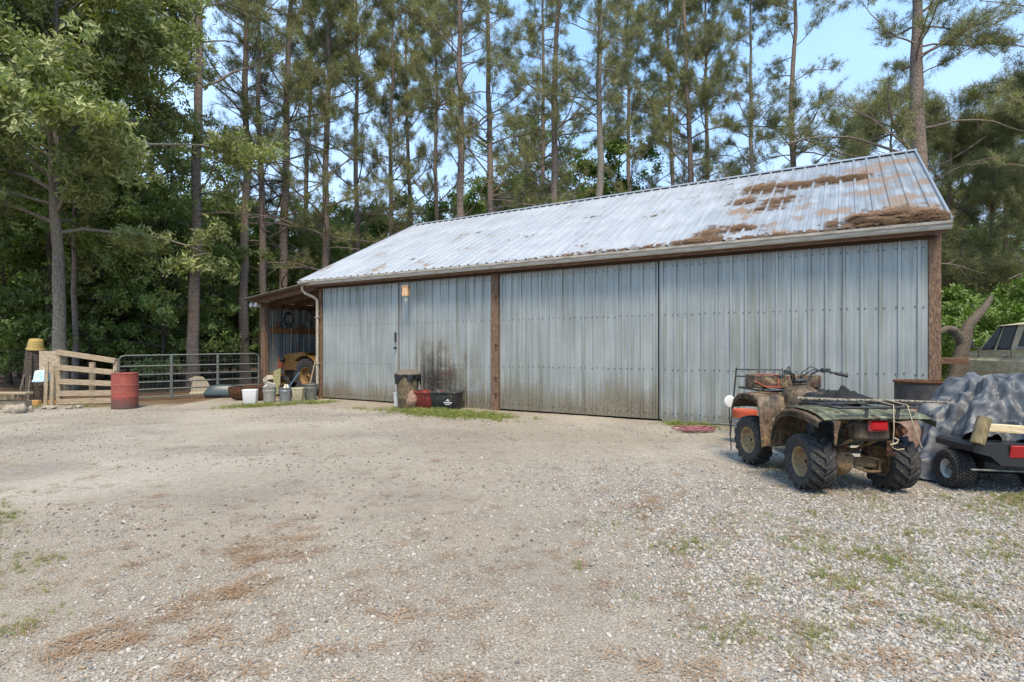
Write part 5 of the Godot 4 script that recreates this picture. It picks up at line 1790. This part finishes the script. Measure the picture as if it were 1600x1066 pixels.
	# front fenders with leg shields
	var fp := [Vector2(-1.72, 0.7), Vector2(-1.66, 0.82), Vector2(-1.52, 0.9), Vector2(-1.3, 0.93), Vector2(-1.08, 0.92), Vector2(-0.98, 0.88), Vector2(-0.93, 0.78), Vector2(-0.9, 0.6), Vector2(-0.87, 0.42), Vector2(-0.85, 0.31)]
	put("front_fender", fender(fp, -0.14, -0.54, 0.05), c1, t)
	put("front_fender", fender(fp, 0.14, 0.54, 0.05), c1, t)
	m = MB.new()
	m.box(Vector3(0, 0.88, -1.45), Vector3(0.34, 0.1, 0.5), 0.04)
	put("front_cowl", m, c1, t)
	for s in [-1.0, 1.0]:
		m = MB.new()
		m.tube([Vector3(s * 0.2, 0.31, -0.78), Vector3(s * 0.44, 0.3, -0.78), Vector3(s * 0.47, 0.3, -0.7), Vector3(s * 0.47, 0.3, -0.5), Vector3(s * 0.42, 0.3, -0.45), Vector3(s * 0.2, 0.31, -0.45)], 0.014, 7)
		m.box(Vector3(s * 0.3, 0.31, -0.62), Vector3(0.26, 0.03, 0.3), 0.01)
		put("footrest", m, mats["galv_tube"], t)
	# handlebar
	m = MB.new()
	m.tube([Vector3(-0.4, 1.16, -0.7), Vector3(-0.25, 1.2, -0.84), Vector3(-0.17, 1.21, -0.9), Vector3(-0.1, 1.18, -0.93), Vector3(-0.07, 1.06, -0.95), Vector3(0.07, 1.06, -0.95), Vector3(0.13, 1.19, -0.93), Vector3(0.2, 1.23, -0.9), Vector3(0.28, 1.22, -0.84), Vector3(0.44, 1.17, -0.7)], 0.013, 8)
	m.tube([Vector3(0, 1.07, -0.95), Vector3(0, 0.9, -1.02)], 0.022, 8)
	var hb := put("handlebar", m, dk, t)
	for g in [[Vector3(-0.4, 1.16, -0.7), Vector3(-0.3, 1.187, -0.795)], [Vector3(0.44, 1.17, -0.7), Vector3(0.335, 1.202, -0.79)]]:
		put("grip", tube_mb([g[0], g[1]], 0.02, 8), mats["rubber"], hb)
	m = MB.new()
	m.box(Vector3(0.26, 1.235, -0.86), Vector3(0.1, 0.05, 0.07), 0.01)
	m.box(Vector3(-0.22, 1.22, -0.86), Vector3(0.07, 0.045, 0.06), 0.01)
	m.box(Vector3(0, 1.1, -0.99), Vector3(0.16, 0.05, 0.1), 0.02)
	m.tube([Vector3(0.25, 1.22, -0.88), Vector3(0.42, 1.2, -0.79)], 0.007, 5)
	m.tube([Vector3(-0.22, 1.21, -0.9), Vector3(-0.38, 1.17, -0.78)], 0.007, 5)
	put("controls", m, dk, hb)
	for q in 4:
		var sg := -1.0 if q < 2 else 1.0
		m = tube_mb([Vector3(sg * 0.22, 1.22, -0.88), Vector3(sg * (0.14 + 0.03 * (q % 2)), 1.28 - 0.04 * (q % 2), -0.97), Vector3(sg * 0.07, 1.2 - 0.05 * (q % 2), -1.05), Vector3(sg * 0.03, 1.0, -1.05)], 0.006, 5)
		put("cable", m, flat("cable_black", h("17181a"), 0.5), hb)
	# --- things carried on it
	var b := thing("camo_box", "long camouflage box strapped on the quad bike's front rack", "box", t.transform * Vector3(0.0, 0.983, -1.42), 0.035)
	m = MB.new()
	m.box(Vector3(0.02, 0.09, 0), Vector3(0.88, 0.17, 0.3), 0.012)
	put("body", m, c1, b)
	m = MB.new()
	m.tube([Vector3(-0.44, 0.1, 0.157), Vector3(-0.28, 0.02, 0.16), Vector3(-0.08, 0.015, 0.16)], 0.007, 5)
	m.tube([Vector3(-0.12, 0.015, 0.16), Vector3(-0.13, 0.18, 0.158), Vector3(-0.3, 0.182, 0.1), Vector3(-0.32, 0.18, -0.1)], 0.007, 5)
	put("strap", m, flat("orange_strap", h("b0583f"), 0.8), b)
	m = tube_mb([Vector3(-0.54, 0.965, -0.06), Vector3(-0.1, 0.958, 0.1), Vector3(0.4, 0.955, 0.16), Vector3(0.95, 0.935, 0.17)], [0.017, 0.016, 0.014, 0.011], 8)
	var o := single("wooden_stick", m, mats["grey_bark"], "long lichened stick lying across the quad bike's rear rack", "stick", t.position, 0.035)
	m = MB.new()
	rows = []
	var nz := noise(12, 4.0, 3)
	for i in 14:
		var line := PackedVector3Array()
		for j in 14:
			var x := lerpf(-0.08, 0.34, i / 13.0)
			var z := lerpf(-0.52, -0.06, j / 13.0)
			var e := minf(minf(i, 13 - i), minf(j, 13 - j)) / 6.0
			line.append(Vector3(x, 0.945 + 0.09 * clampf(e * 1.5, 0, 1) * (0.4 + absf(nz.get_noise_2d(x, z)) * 2.2), z))
		rows.append(line)
	m.grid(rows)
	single("black_cloth", m, flat("black_cloth", h("17181a"), 0.9), "crumpled black cloth lying on the quad bike behind the seat", "cloth", t.position, 0.035)
	m = MB.new()
	m.tube([Vector3(0.13, 0.97, 0.15), Vector3(0.14, 0.94, 0.46), Vector3(0.14, 0.7, 0.465), Vector3(0.13, 0.52, 0.46), Vector3(0.17, 0.5, 0.47), Vector3(0.24, 0.51, 0.47)], 0.006, 6)
	m.tube([Vector3(0.27, 0.97, 0.15), Vector3(0.28, 0.94, 0.46), Vector3(0.34, 0.72, 0.47), Vector3(0.42, 0.52, 0.47)], 0.006, 6)
	m.tube([Vector3(0.1, 0.55, 0.47), Vector3(0.16, 0.57, 0.48), Vector3(0.18, 0.6, 0.47), Vector3(0.13, 0.62, 0.475)], 0.009, 6)
	single("tie_rope", m, mottle("pale_rope", [[0.0, h("857a62")], [1.0, h("bdb298")]], Vector3.ONE * 12, 0.95), "pale knotted rope hanging from the quad bike's rear rack", "rope", t.position, 0.035)

func build_mower() -> void:
	rng.seed = 15
	var t := thing("riding_mower", "black riding mower with red rear panel under the grey tarp", "mower", Vector3(5.22, 0, -5.98), -0.12)
	var rim := flat("white_rim", h("c5c5c0"), 0.5)
	for s in [-1.0, 1.0]:
		wheel(t, Vector3(s * 0.42, 0.2, 0), 0.2, 0.2, 0.1, rim, 36, 3, s)
		wheel(t, Vector3(s * 0.36, 0.16, -1.3), 0.16, 0.14, 0.08, rim, 30, 3, s)
	var m := MB.new()
	m.box(Vector3(0, 0.3, -0.6), Vector3(0.4, 0.2, 1.5), 0.03)
	m.box(Vector3(0, 0.14, -0.65), Vector3(0.95, 0.1, 0.7), 0.03)
	m.tube([Vector3(-0.3, 0.2, 0), Vector3(0.3, 0.2, 0)], 0.03, 8)
	put("chassis", m, mats["dark_metal"], t)
	m = MB.new()
	var pf := PackedVector2Array([Vector2(-0.46, 0.5), Vector2(-0.46, 0.44), Vector2(-0.3, 0.4), Vector2(-0.2, 0.31), Vector2(0.2, 0.29), Vector2(0.3, 0.4), Vector2(0.46, 0.44), Vector2(0.46, 0.5), Vector2(0.42, 0.53), Vector2(-0.42, 0.53)])
	m.prism(pf, -0.25, 0.36)
	put("rear_fender", m, flat("mower_black", h("26282c"), 0.35), t)
	m = MB.new()
	m.box(Vector3(0.02, 0.455, 0.37), Vector3(0.3, 0.13, 0.02), 0.006, Basis(Vector3.RIGHT, 0.2))
	put("rear_panel", m, flat("mower_red", h("9e1f22"), 0.4), t)
	m = MB.new()
	m.box(Vector3(0.16, 0.5, -0.58), Vector3(0.36, 0.1, 0.4), 0.04)
	m.box(Vector3(0.16, 0.6, -0.36), Vector3(0.36, 0.16, 0.08), 0.03)
	put("seat", m, flat("seat_vinyl", h("1f2125"), 0.28), t)
	m = MB.new()
	m.box(Vector3(0.16, 0.42, -1.1), Vector3(0.34, 0.2, 0.6), 0.06)
	put("hood", m, flat("mower_red", h("9e1f22"), 0.4), t)
	put("draw_bar", tube_mb([Vector3(-0.45, 0.25, 0.3), Vector3(0.6, 0.24, 0.32)], 0.012, 6), mats["galv_tube"], t)
	# --- tarp, draped from a peak, with folds running outwards
	var C := Vector3(5.7, 1.2, -6.6)
	var nz := noise(70, 1.6, 2)
	var n2 := noise(71, 3.0, 1)
	var cell := noise(72, 1.0, 1, FastNoiseLite.TYPE_CELLULAR)
	cell.cellular_return_type = FastNoiseLite.RETURN_DISTANCE2_SUB
	m = MB.new()
	var rows := []
	var RINGS := 84
	var SEG := 220
	for i in RINGS + 1:
		var f := float(i) / RINGS
		var line := PackedVector3Array()
		for j in SEG:
			var a := TAU * j / SEG
			var dx := cos(a)
			var dz := sin(a)  # dz > 0 is towards the yard
			# reach and hem height by direction
			var reach := 1.15
			var hem := 0.08
			var front := clampf(dz, 0, 1)
			var left := clampf(-dx, 0, 1)
			reach += -0.12 * front - 0.1 * left
			hem = lerpf(0.08, 0.56, smoothstep(0.1, 0.45, dz + dx * 0.35))
			hem += 0.05 * sin(a * 6.0) + 0.03 * sin(a * 13.0 + 1.0)
			reach += 0.06 * sin(a * 5.0 + 0.6) + 0.05 * sin(a * 11.0)
			var drop := pow(f, 1.25)
			var y := lerpf(C.y, hem, drop)
			y += 0.1 * sin(PI * f) * (0.6 - 0.9 * left)
			var fold := sin(a * 9.0 + 1.6 * nz.get_noise_2d(dx * 1.5, dz * 1.5) * 3.0) * 0.05 * f
			fold += absf(nz.get_noise_2d(dx * f * 0.9 + 5.0, dz * f * 0.9)) * 0.16 * sin(PI * minf(f * 1.1, 1.0))
			var rm := minf(f * 4.0, 1.0)
			fold += (0.35 - absf(nz.get_noise_2d(dx * f * 1.7 + 9.0, dz * f * 1.7))) * 0.12 * rm
			fold += (0.35 - absf(n2.get_noise_2d(dx * f * 1.2, dz * f * 1.2))) * 0.055 * rm
			fold += (cell.get_noise_2d(a * 2.3 + 0.4 * f, f * 3.2) + 0.5) * -0.05 * rm
			fold += (cell.get_noise_2d(dx * f * 3.6 + 11.0, dz * f * 3.6) + 0.5) * -0.03 * rm
			var r := reach * f
			line.append(Vector3(C.x + dx * (r + fold * 0.6), maxf(y + fold - 0.04 * f, 0.02), C.z + dz * (r + fold * 0.6)))
		rows.append(line)
	m.grid(rows, true)
	single("grey_tarp", m, mottle("tarp", [[0.0, h("3e4144")], [0.5, h("55595d")], [1.0, h("767a7e")]], Vector3.ONE * 1.5, 0.5, 0.0, 5, 1.5), "crumpled silver-grey tarp draped over the riding mower", "tarp", Vector3.ZERO)
	# --- lumber thrown on the tarp
	var lb := board("lumber", null, Vector3(4.86, 0.69, -5.72), Vector3(5.95, 0.63, -5.6), 0.085, 0.04, mats["fresh_plank"])
	meta(lb, "pale two-by-four lying level across the tarp's front", "lumber", "lumber on the tarp")
	lb = board("lumber", null, Vector3(5.3, 0.66, -5.68), Vector3(5.75, 1.05, -6.1), 0.085, 0.04, mats["fresh_plank"])
	meta(lb, "pale two-by-four slanting up the tarp to the right edge", "lumber", "lumber on the tarp")
	m = tube_mb([Vector3(-0.06, -0.13, 0.02), Vector3(0.05, 0.13, -0.02)], 0.062, 14)
	single("post_stub", m, mottle("stub_wood", [[0.0, h("4d4430")], [0.5, h("72674b")], [1.0, h("8f8565")]], Vector3(6, 1, 6), 0.9), "short round post stub resting against the end of the level lumber", "post stub", Vector3(4.8, 0.66, -5.68), 0.0)
	# --- brown canvas heap between quad bike and tarp
	m = MB.new()
	rows = []
	var cn := noise(80, 2.2, 3)
	for i in 17:
		var f := i / 16.0
		var line := PackedVector3Array()
		for j in 40:
			var a := -TAU * j / 40
			var r := f * (0.42 + 0.08 * sin(a * 3.0))
			var y := 0.78 * (1.0 - pow(f, 1.7)) + 0.1 * cn.get_noise_2d(cos(a) * f * 2.0, sin(a) * f * 2.0) + 0.03 * sin(a * 8.0) * f
			line.append(Vector3(cos(a) * r * 1.15, maxf(y, 0.0), sin(a) * r))
		rows.append(line)
	rows.reverse()
	m.grid(rows, true)
	single("canvas_heap", m, mottle("canvas", [[0.0, h("57473f")], [0.5, h("7a665c")], [1.0, h("97847a")]], Vector3.ONE * 2, 0.95, 0.0, 4, 3.0), "dull brown canvas heap between the quad bike and the tarp", "canvas", Vector3(4.93, 0, -6.95))

func build_truck() -> void:
	var paint := mottle("truck_paint", [[0.0, h("9c9276")], [0.5, h("bbb092")], [1.0, h("cfc6ac")]], Vector3(0.8, 1.6, 0.8), 0.5, 0.0, 5)
	var glass := flat("truck_glass", h("23282a"), 0.08)
	var t := thing("old_truck", "dusty olive-tan old truck parked behind the tarp at the right edge", "truck", Vector3(8.99, 0, -10.0), deg_to_rad(75.6))
	t.scale = Vector3.ONE * 1.06
	var m := MB.new()
	# lower body, seen from the left side (z = 0 plane faces the yard)
	var low := PackedVector2Array([Vector2(-2.6, 0.55), Vector2(1.75, 0.5), Vector2(1.86, 0.7), Vector2(1.86, 1.2), Vector2(1.74, 1.31), Vector2(1.12, 1.38), Vector2(-2.6, 1.4)])
	m.prism(low, 0.03, 1.87)
	m.box(Vector3(-0.4, 1.1, 0.95), Vector3(4.3, 0.32, 1.96), 0.06)
	put("body", m, paint, t)
	m = MB.new()
	var inset := 0.13
	var b := [Vector2(1.1, 1.385), Vector2(0.66, 1.83), Vector2(-2.5, 1.86), Vector2(-2.58, 1.385)]
	# greenhouse leaning inwards
	var lo := [Vector3(1.1, 1.385, 0.05), Vector3(-2.58, 1.385, 0.05), Vector3(-2.58, 1.385, 1.85), Vector3(1.1, 1.385, 1.85)]
	var hi := [Vector3(0.64, 1.84, 0.05 + inset), Vector3(-2.5, 1.86, 0.05 + inset), Vector3(-2.5, 1.86, 1.85 - inset), Vector3(0.64, 1.84, 1.85 - inset)]
	for k in 4:
		var q := (k + 1) % 4
		m.quad(lo[q], lo[k], hi[k], hi[q])
	put("cab", m, paint, t)
	m = MB.new()
	var rows := []
	for i in 7:
		var line := PackedVector3Array()
		for j in 9:
			var u := i / 6.0
			var v := j / 8.0
			line.append(Vector3(lerpf(0.7, -2.55, u), 1.825 + 0.1 * pow(sin(PI * v), 0.4) * pow(sin(PI * clampf(u * 0.96 + 0.02, 0, 1)), 0.3), lerpf(0.13, 1.77, v)))
		rows.append(line)
	m.grid(rows)
	put("roof", m, paint, t)
	# windows lie just proud of the sloping side: side(x, y) gives a point on it
	var side := func(x: float, y: float, out: float) -> Vector3: return Vector3(x, y, 0.05 + inset * (y - 1.385) / 0.455 - out)
	for w in [[[1.0, 1.42], [0.62, 1.42], [0.58, 1.79], [0.68, 1.79]], [[0.5, 1.42], [0.15, 1.42], [0.17, 1.8], [0.48, 1.8]], [[-0.07, 1.45], [-2.3, 1.45], [-2.25, 1.8], [-0.1, 1.8]]]:
		var win := MB.new()
		var fr := MB.new()
		var cx := 0.0
		var cy := 0.0
		for p in w:
			cx += p[0] / 4.0
			cy += p[1] / 4.0
		var inner := []
		var outer := []
		for p in w:
			inner.append(side.call(p[0], p[1], 0.006))
			outer.append(side.call(p[0] + signf(p[0] - cx) * 0.03, p[1] + signf(p[1] - cy) * 0.025, 0.004))
		win.quad(inner[1], inner[0], inner[3], inner[2])
		fr.quad(outer[1], outer[0], outer[3], outer[2])
		var wo := put("window", fr, flat("rubber_seal", h("2a2a28"), 0.7), t)
		put("pane", win, glass, wo)
	var ws := MB.new()
	ws.quad(Vector3(1.075, 1.42, 1.75), Vector3(0.7, 1.8, 1.65), Vector3(0.7, 1.8, 0.25), Vector3(1.075, 1.42, 0.15))
	put("windscreen", ws, glass, t, Transform3D(Basis.IDENTITY, Vector3(0.01, 0.006, 0)))
	m = MB.new()
	m.xf = Transform3D(Basis(Vector3.LEFT, Vector3.UP, Vector3.FORWARD), side.call(-0.3, 1.72, 0.01))
	
	m.box(Vector3.ZERO, Vector3(0.16, 0.06, 0.002), 0.0008)
	put("sticker", m, flat("print_white", h("cfd3d8"), 0.6), t)
	m = MB.new()
	m.box(Vector3(-1.25, 1.43, 0.02), Vector3(2.5, 0.035, 0.03), 0.008)
	put("chrome_strip", m, flat("chrome", h("b9babb"), 0.2, 0.8), t)
	# door with its seam and handle
	m = MB.new()
	for sx in [1.05, 0.06]: m.box(Vector3(sx, 0.98, 0.028), Vector3(0.014, 0.84, 0.006))
	m.box(Vector3(0.55, 0.56, 0.028), Vector3(1.0, 0.014, 0.006))
	put("door_seam", m, flat("rubber_seal", h("2a2a28"), 0.7), t)
	m = MB.new()
	m.box(Vector3(0.2, 1.3, 0.0), Vector3(0.16, 0.035, 0.04), 0.01)
	put("door_handle", m, flat("chrome", h("b9babb"), 0.2, 0.8), t)
	m = MB.new()
	m.box(Vector3(1.0, 1.5, -0.2), Vector3(0.08, 0.17, 0.25), 0.025)
	m.tube([Vector3(0.98, 1.46, -0.1), Vector3(0.95, 1.4, 0.05)], 0.015, 6)
	put("mirror", m, mats["dark_metal"], t)
	for x in [1.2, -1.7]:
		for z in [0.14, 1.76]:
			wheel(t, Vector3(x, 0.38, z), 0.38, 0.24, 0.2, mats["galv_tube"], 20, 0, 1.0, PI / 2)
	m = MB.new()
	m.box(Vector3(1.95, 0.62, 0.95), Vector3(0.12, 0.2, 1.86), 0.03)
	put("bumper", m, flat("chrome", h("b9babb"), 0.2, 0.8), t)
	for z in [0.25, 1.65]:
		m = MB.new()
		m.box(Vector3(1.865, 1.02, z), Vector3(0.03, 0.18, 0.26), 0.01)
		put("headlight", m, flat("lens", h("c9ccc6"), 0.15), t)

# ------------------------------------------------------------------ loose matter
func scatter(called: String, mesh: Mesh, mat: Material, tf: Array, cols: PackedColorArray, label: String, category: String) -> void:
	var mm := MultiMesh.new()
	mm.transform_format = MultiMesh.TRANSFORM_3D
	mm.use_colors = true
	mm.mesh = mesh
	mm.instance_count = tf.size()
	for i in tf.size():
		mm.set_instance_transform(i, tf[i])
		mm.set_instance_color(i, cols[i])
	var o := MultiMeshInstance3D.new()
	o.name = called
	o.multimesh = mm
	o.material_override = mat
	add_child(o)
	meta(o, label, category, "", "stuff")

func stone_mesh(seed_: int) -> ArrayMesh:
	var r := RandomNumberGenerator.new()
	r.seed = seed_
	var m := MB.new()
	var ico := []
	var g := 1.618
	for p in [[-1, g, 0], [1, g, 0], [-1, -g, 0], [1, -g, 0], [0, -1, g], [0, 1, g], [0, -1, -g], [0, 1, -g], [g, 0, -1], [g, 0, 1], [-g, 0, -1], [-g, 0, 1]]:
		ico.append(Vector3(p[0], p[1], p[2]).normalized() * r.randf_range(0.7, 1.15) * Vector3(1.0, 0.6, 0.75))
	for q in [[0, 11, 5], [0, 5, 1], [0, 1, 7], [0, 7, 10], [0, 10, 11], [1, 5, 9], [5, 11, 4], [11, 10, 2], [10, 7, 6], [7, 1, 8], [3, 9, 4], [3, 4, 2], [3, 2, 6], [3, 6, 8], [3, 8, 9], [4, 9, 5], [2, 4, 11], [6, 2, 10], [8, 6, 7], [9, 8, 1]]:
		m.tri(ico[q[0]], ico[q[1]], ico[q[2]])
	return m.mesh()

func white_vertex(key: String, rough := 0.9) -> StandardMaterial3D:
	if not mats.has(key):
		var m := StandardMaterial3D.new()
		m.vertex_color_use_as_albedo = true
		m.roughness = rough
		mats[key] = m
	return mats[key]

func build_litter() -> void:
	rng.seed = 123
	# --- gravel
	for kind in 3:
		var tf := []
		var cols := PackedColorArray()
		for i in 80000:
			var z := 1.9 * exp(rng.randf() * 2.0)
			var x := rng.randf_range(-1.02, 1.02) * z
			if rng.randf() > gravel_at(x, -z) * 1.1 or yard_edge(x, -z) < 0.4: continue
			if z > 9.0 and (Vector3(x + 5.747, 0, -z + 16.909).dot(Vector3(-0.5141, 0, 0.8577)) < 0.15): continue
			var s := rng.randf_range(0.0035, 0.0085) * (1.0 + z * 0.05)
			if rng.randf() < gravel_at(x, -z) * 0.5: s *= rng.randf_range(1.2, 2.2)
			var b := Basis.from_euler(Vector3(rng.randf_range(-0.5, 0.5), rng.randf() * TAU, rng.randf_range(-0.5, 0.5)))
			tf.append(Transform3D(b * s, Vector3(x, ground_y(x, -z) + s * 0.22, -z)))
			var k := rng.randf_range(0.24, 0.46)
			var c := Color(k, k * 0.94, k * 0.83)
			if rng.randf() < 0.11: c = Color(0.14, 0.14, 0.135) * rng.randf_range(0.8, 1.6)
			elif rng.randf() < 0.1: c = Color(0.3, 0.22, 0.15)
			cols.append(c)
		if kind == 1:
			for i in 5200:
				var z := rng.randf_range(4.0, 15.0)
				var x := rng.randf_range(-0.98, 0.9) * z
				if yard_edge(x, -z) < 0.4 or Vector3(x + 5.747, 0, -z + 16.909).dot(Vector3(-0.5141, 0, 0.8577)) < 0.3 or gn1.get_noise_2d(x * 0.7 - 40.0, -z) < -0.1: continue
				var s := rng.randf_range(0.008, 0.02)
				tf.append(Transform3D(Basis(Vector3.UP, rng.randf() * TAU) * s, Vector3(x, ground_y(x, -z) + s * 0.3, -z)))
				var k := rng.randf_range(0.08, 0.3)
				cols.append(Color(k, k * 0.93, k * 0.82))
		scatter(["gravel", "grey_gravel", "pale_gravel"][kind], stone_mesh(300 + kind), white_vertex("stone"), tf, cols, ["loose crushed stone scattered over the whole yard", "grey crushed stone mixed through the yard", "pale crushed stone mixed through the yard"][kind], "gravel")
	# --- grass
	var gm := Crown.new()
	for i in 11:
		var a := rng.randf() * TAU
		var r := rng.randf_range(0.0, 0.03)
		var p := Vector3(cos(a) * r, 0, sin(a) * r)
		var d := Vector3(rng.randf_range(-0.5, 0.5), 1.0, rng.randf_range(-0.5, 0.5)) * rng.randf_range(0.03, 0.075)
		var w := Vector3(cos(a + 1.5), 0, sin(a + 1.5)) * 0.0035
		var q := p + d * 0.6
		var tip := p + d + Vector3(d.x, -0.01, d.z) * 0.7
		gm.v.append_array([p - w, p + w, q, q - w * 0.8, q + w * 0.8, tip])
		for k in 6: gm.c.append(Color.WHITE)
	var tf := []
	var cols := PackedColorArray()
	for i in 280000:
		var z := 2.2 * exp(rng.randf() * 2.05)
		var x := rng.randf_range(-1.02, 1.02) * z
		var g := grass_at(x, -z)
		if g <= 0.02 or rng.randf() > g * g * (1.3 if z > 8.0 else 0.6) + (0.012 if g > 0.05 else 0.0): continue
		var q := Vector3(x + 5.747, 0, -z + 16.909)
		if q.dot(Vector3(-0.5141, 0, 0.8577)) < 0.1: continue
		var s := rng.randf_range(0.5, 1.25) * (0.6 + 0.6 * g) * (1.35 if z > 9.0 else 0.75)
		tf.append(Transform3D(Basis(Vector3.UP, rng.randf() * TAU) * Basis.from_scale(Vector3(s, s, s)), Vector3(x, ground_y(x, -z), -z)))
		var c := Color(0.13, 0.19, 0.035).lerp(Color(0.26, 0.27, 0.07), rng.randf())
		if z < 8.0 and rng.randf() < 0.35: c = Color(0.3, 0.24, 0.11)
		cols.append(c)
	scatter("grass", gm.mesh(), leaf_material("grass_blade", Color(0.4, 0.45, 0.15)), tf, cols, "short green grass in patches along the barn and yard edges", "grass")
	# --- pine straw on the ground
	var sm := Crown.new()
	for i in 14:
		var p := Vector3(rng.randf_range(-0.07, 0.07), rng.randf_range(0.001, 0.012), rng.randf_range(-0.07, 0.07))
		var a := rng.randf() * TAU
		var d := Vector3(cos(a), rng.randf_range(-0.08, 0.08), sin(a)) * rng.randf_range(0.05, 0.1)
		var w := Vector3(-d.z, 0, d.x).normalized() * 0.0016
		sm.v.append_array([p - w, p + w, p + d + w, p - w, p + d + w, p + d - w])
		for k in 6: sm.c.append(Color.WHITE)
	tf = []
	cols = PackedColorArray()
	for i in 90000:
		var z := 2.2 * exp(rng.randf() * 1.75)
		var x := rng.randf_range(-1.02, 1.02) * z
		var k := straw_at(x, -z)
		if rng.randf() > clampf(k * 0.15, 0.003 + 0.015 * maxf(0.0, gn1.get_noise_2d(x - 20.0, -z)), 0.075) or Vector3(x + 5.747, 0, -z + 16.909).dot(Vector3(-0.5141, 0, 0.8577)) < 0.2: continue
		var s := rng.randf_range(0.7, 1.3)
		tf.append(Transform3D(Basis(Vector3.UP, rng.randf() * TAU) * Basis.from_scale(Vector3(s, s, s)), Vector3(x, ground_y(x, -z) + 0.003, -z)))
		cols.append(Color(0.23, 0.135, 0.07).lerp(Color(0.36, 0.24, 0.14), rng.randf()))
	scatter("pine_straw", sm.mesh(), white_vertex("straw"), tf, cols, "thin brown pine needles drifted over the gravel", "pine straw")
	# --- drifts on the roof
	var e0 := Vector3(0, 3.545, 0.43)
	var r0 := Vector3(0, 6.29, -5.0)
	var run := (r0 - e0).normalized()
	var up := run.cross(Vector3.RIGHT).normalized()
	if up.y < 0: up = -up
	var bigs := []
	for q in 4:
		var st := PackedVector3Array()
		for i in 26:
			var p := Vector3(rng.randf_range(-0.1, 0.1), rng.randf_range(0.0, 0.025), rng.randf_range(-0.1, 0.1))
			var a := rng.randf() * TAU
			var d := Vector3(cos(a), rng.randf_range(-0.1, 0.2), sin(a)) * rng.randf_range(0.08, 0.2)
			var w := Vector3(-d.z, 0, d.x).normalized() * 0.005
			st.append_array([p - w, p + w, p + d + w, p - w, p + d + w, p + d - w])
		bigs.append(st)
	var nz := noise(95, 1.7, 3)
	var drifts := [
		["wide ragged drift of brown pine straw across the upper right roof", [[11.9, 4.2, 0.35, 0.5], [12.5, 3.95, 0.6, 0.42], [13.2, 4.05, 0.55, 0.35], [13.75, 4.0, 0.3, 0.22]], 0.04, 1500],
		["small straw patch stepping down below the wide roof drift", [[12.35, 2.75, 0.3, 0.3], [12.2, 2.15, 0.28, 0.22], [11.6, 3.0, 0.26, 0.25]], 0.025, 420],
		["thick pile of pine straw at the eave near the right gable", [[13.9, 0.3, 0.5, 0.36], [14.35, 0.38, 0.5, 0.5], [14.75, 0.22, 0.3, 0.25]], 0.13, 1500],
		["straw patch at the eave left of the thick pile", [[11.3, 0.45, 0.3, 0.45], [11.8, 0.75, 0.3, 0.18], [11.1, 0.12, 0.4, 0.13]], 0.04, 520],
		["thin line of straw caught along the gutter edge", [[9.2, 0.06, 1.4, 0.08], [10.6, 0.08, 0.8, 0.1], [12.6, 0.06, 0.9, 0.09]], 0.015, 620],
		["few straw specks strewn over the pale left half of the roof", [[6.2, 2.2, 0.6, 0.12], [8.3, 0.7, 0.3, 0.08], [9.5, 2.7, 0.15, 0.05], [4.0, 3.4, 0.12, 0.06], [10.2, 4.2, 0.2, 0.06], [11.0, 5.2, 0.2, 0.06], [7.6, 3.5, 0.15, 0.05], [3.0, 1.1, 0.15, 0.05]], 0.008, 130]]
	for dr in drifts:
		var cr := Crown.new()
		var blobs: Array = dr[1]
		for i in dr[3]:
			var b: Array = blobs[rng.randi() % blobs.size()]
			var a := rng.randf() * TAU
			var stray := rng.randf() < 0.22
			var rr := sqrt(rng.randf()) * (1.0 + 0.25 * rng.randfn()) * (1.7 if stray else 1.0)
			var tt: float = b[0] + cos(a) * rr * b[2]
			var ss: float = b[1] + sin(a) * rr * b[3]
			if ss < 0.0 or tt > 15.0 or not stray and nz.get_noise_2d(tt * 1.3, ss * 1.3) + 0.25 * rng.randfn() < -0.05 + 0.35 * (rr - 0.6): continue
			var hh: float = rng.randf() * dr[2] * maxf(0.0, 1.2 - rr) + 0.004
			var at := e0 + Vector3(tt, 0, 0) + run * ss + up * hh
			var ba := Basis(Vector3.RIGHT, up, Vector3.RIGHT.cross(up)) * Basis(Vector3.UP, rng.randf() * TAU) * Basis.from_scale(Vector3.ONE * (0.34 if stray else 0.62 if dr[2] > 0.02 else 0.38))
			cr.add(Transform3D(ba, at), bigs[rng.randi() % 4], Color(0.1, 0.06, 0.032).lerp(Color(0.25, 0.155, 0.085), rng.randf()))
		var o := put("straw_drift", cr.mesh(), white_vertex("straw"), null, barn.transform)
		meta(o, dr[0], "pine straw", "straw drifts on the barn roof")
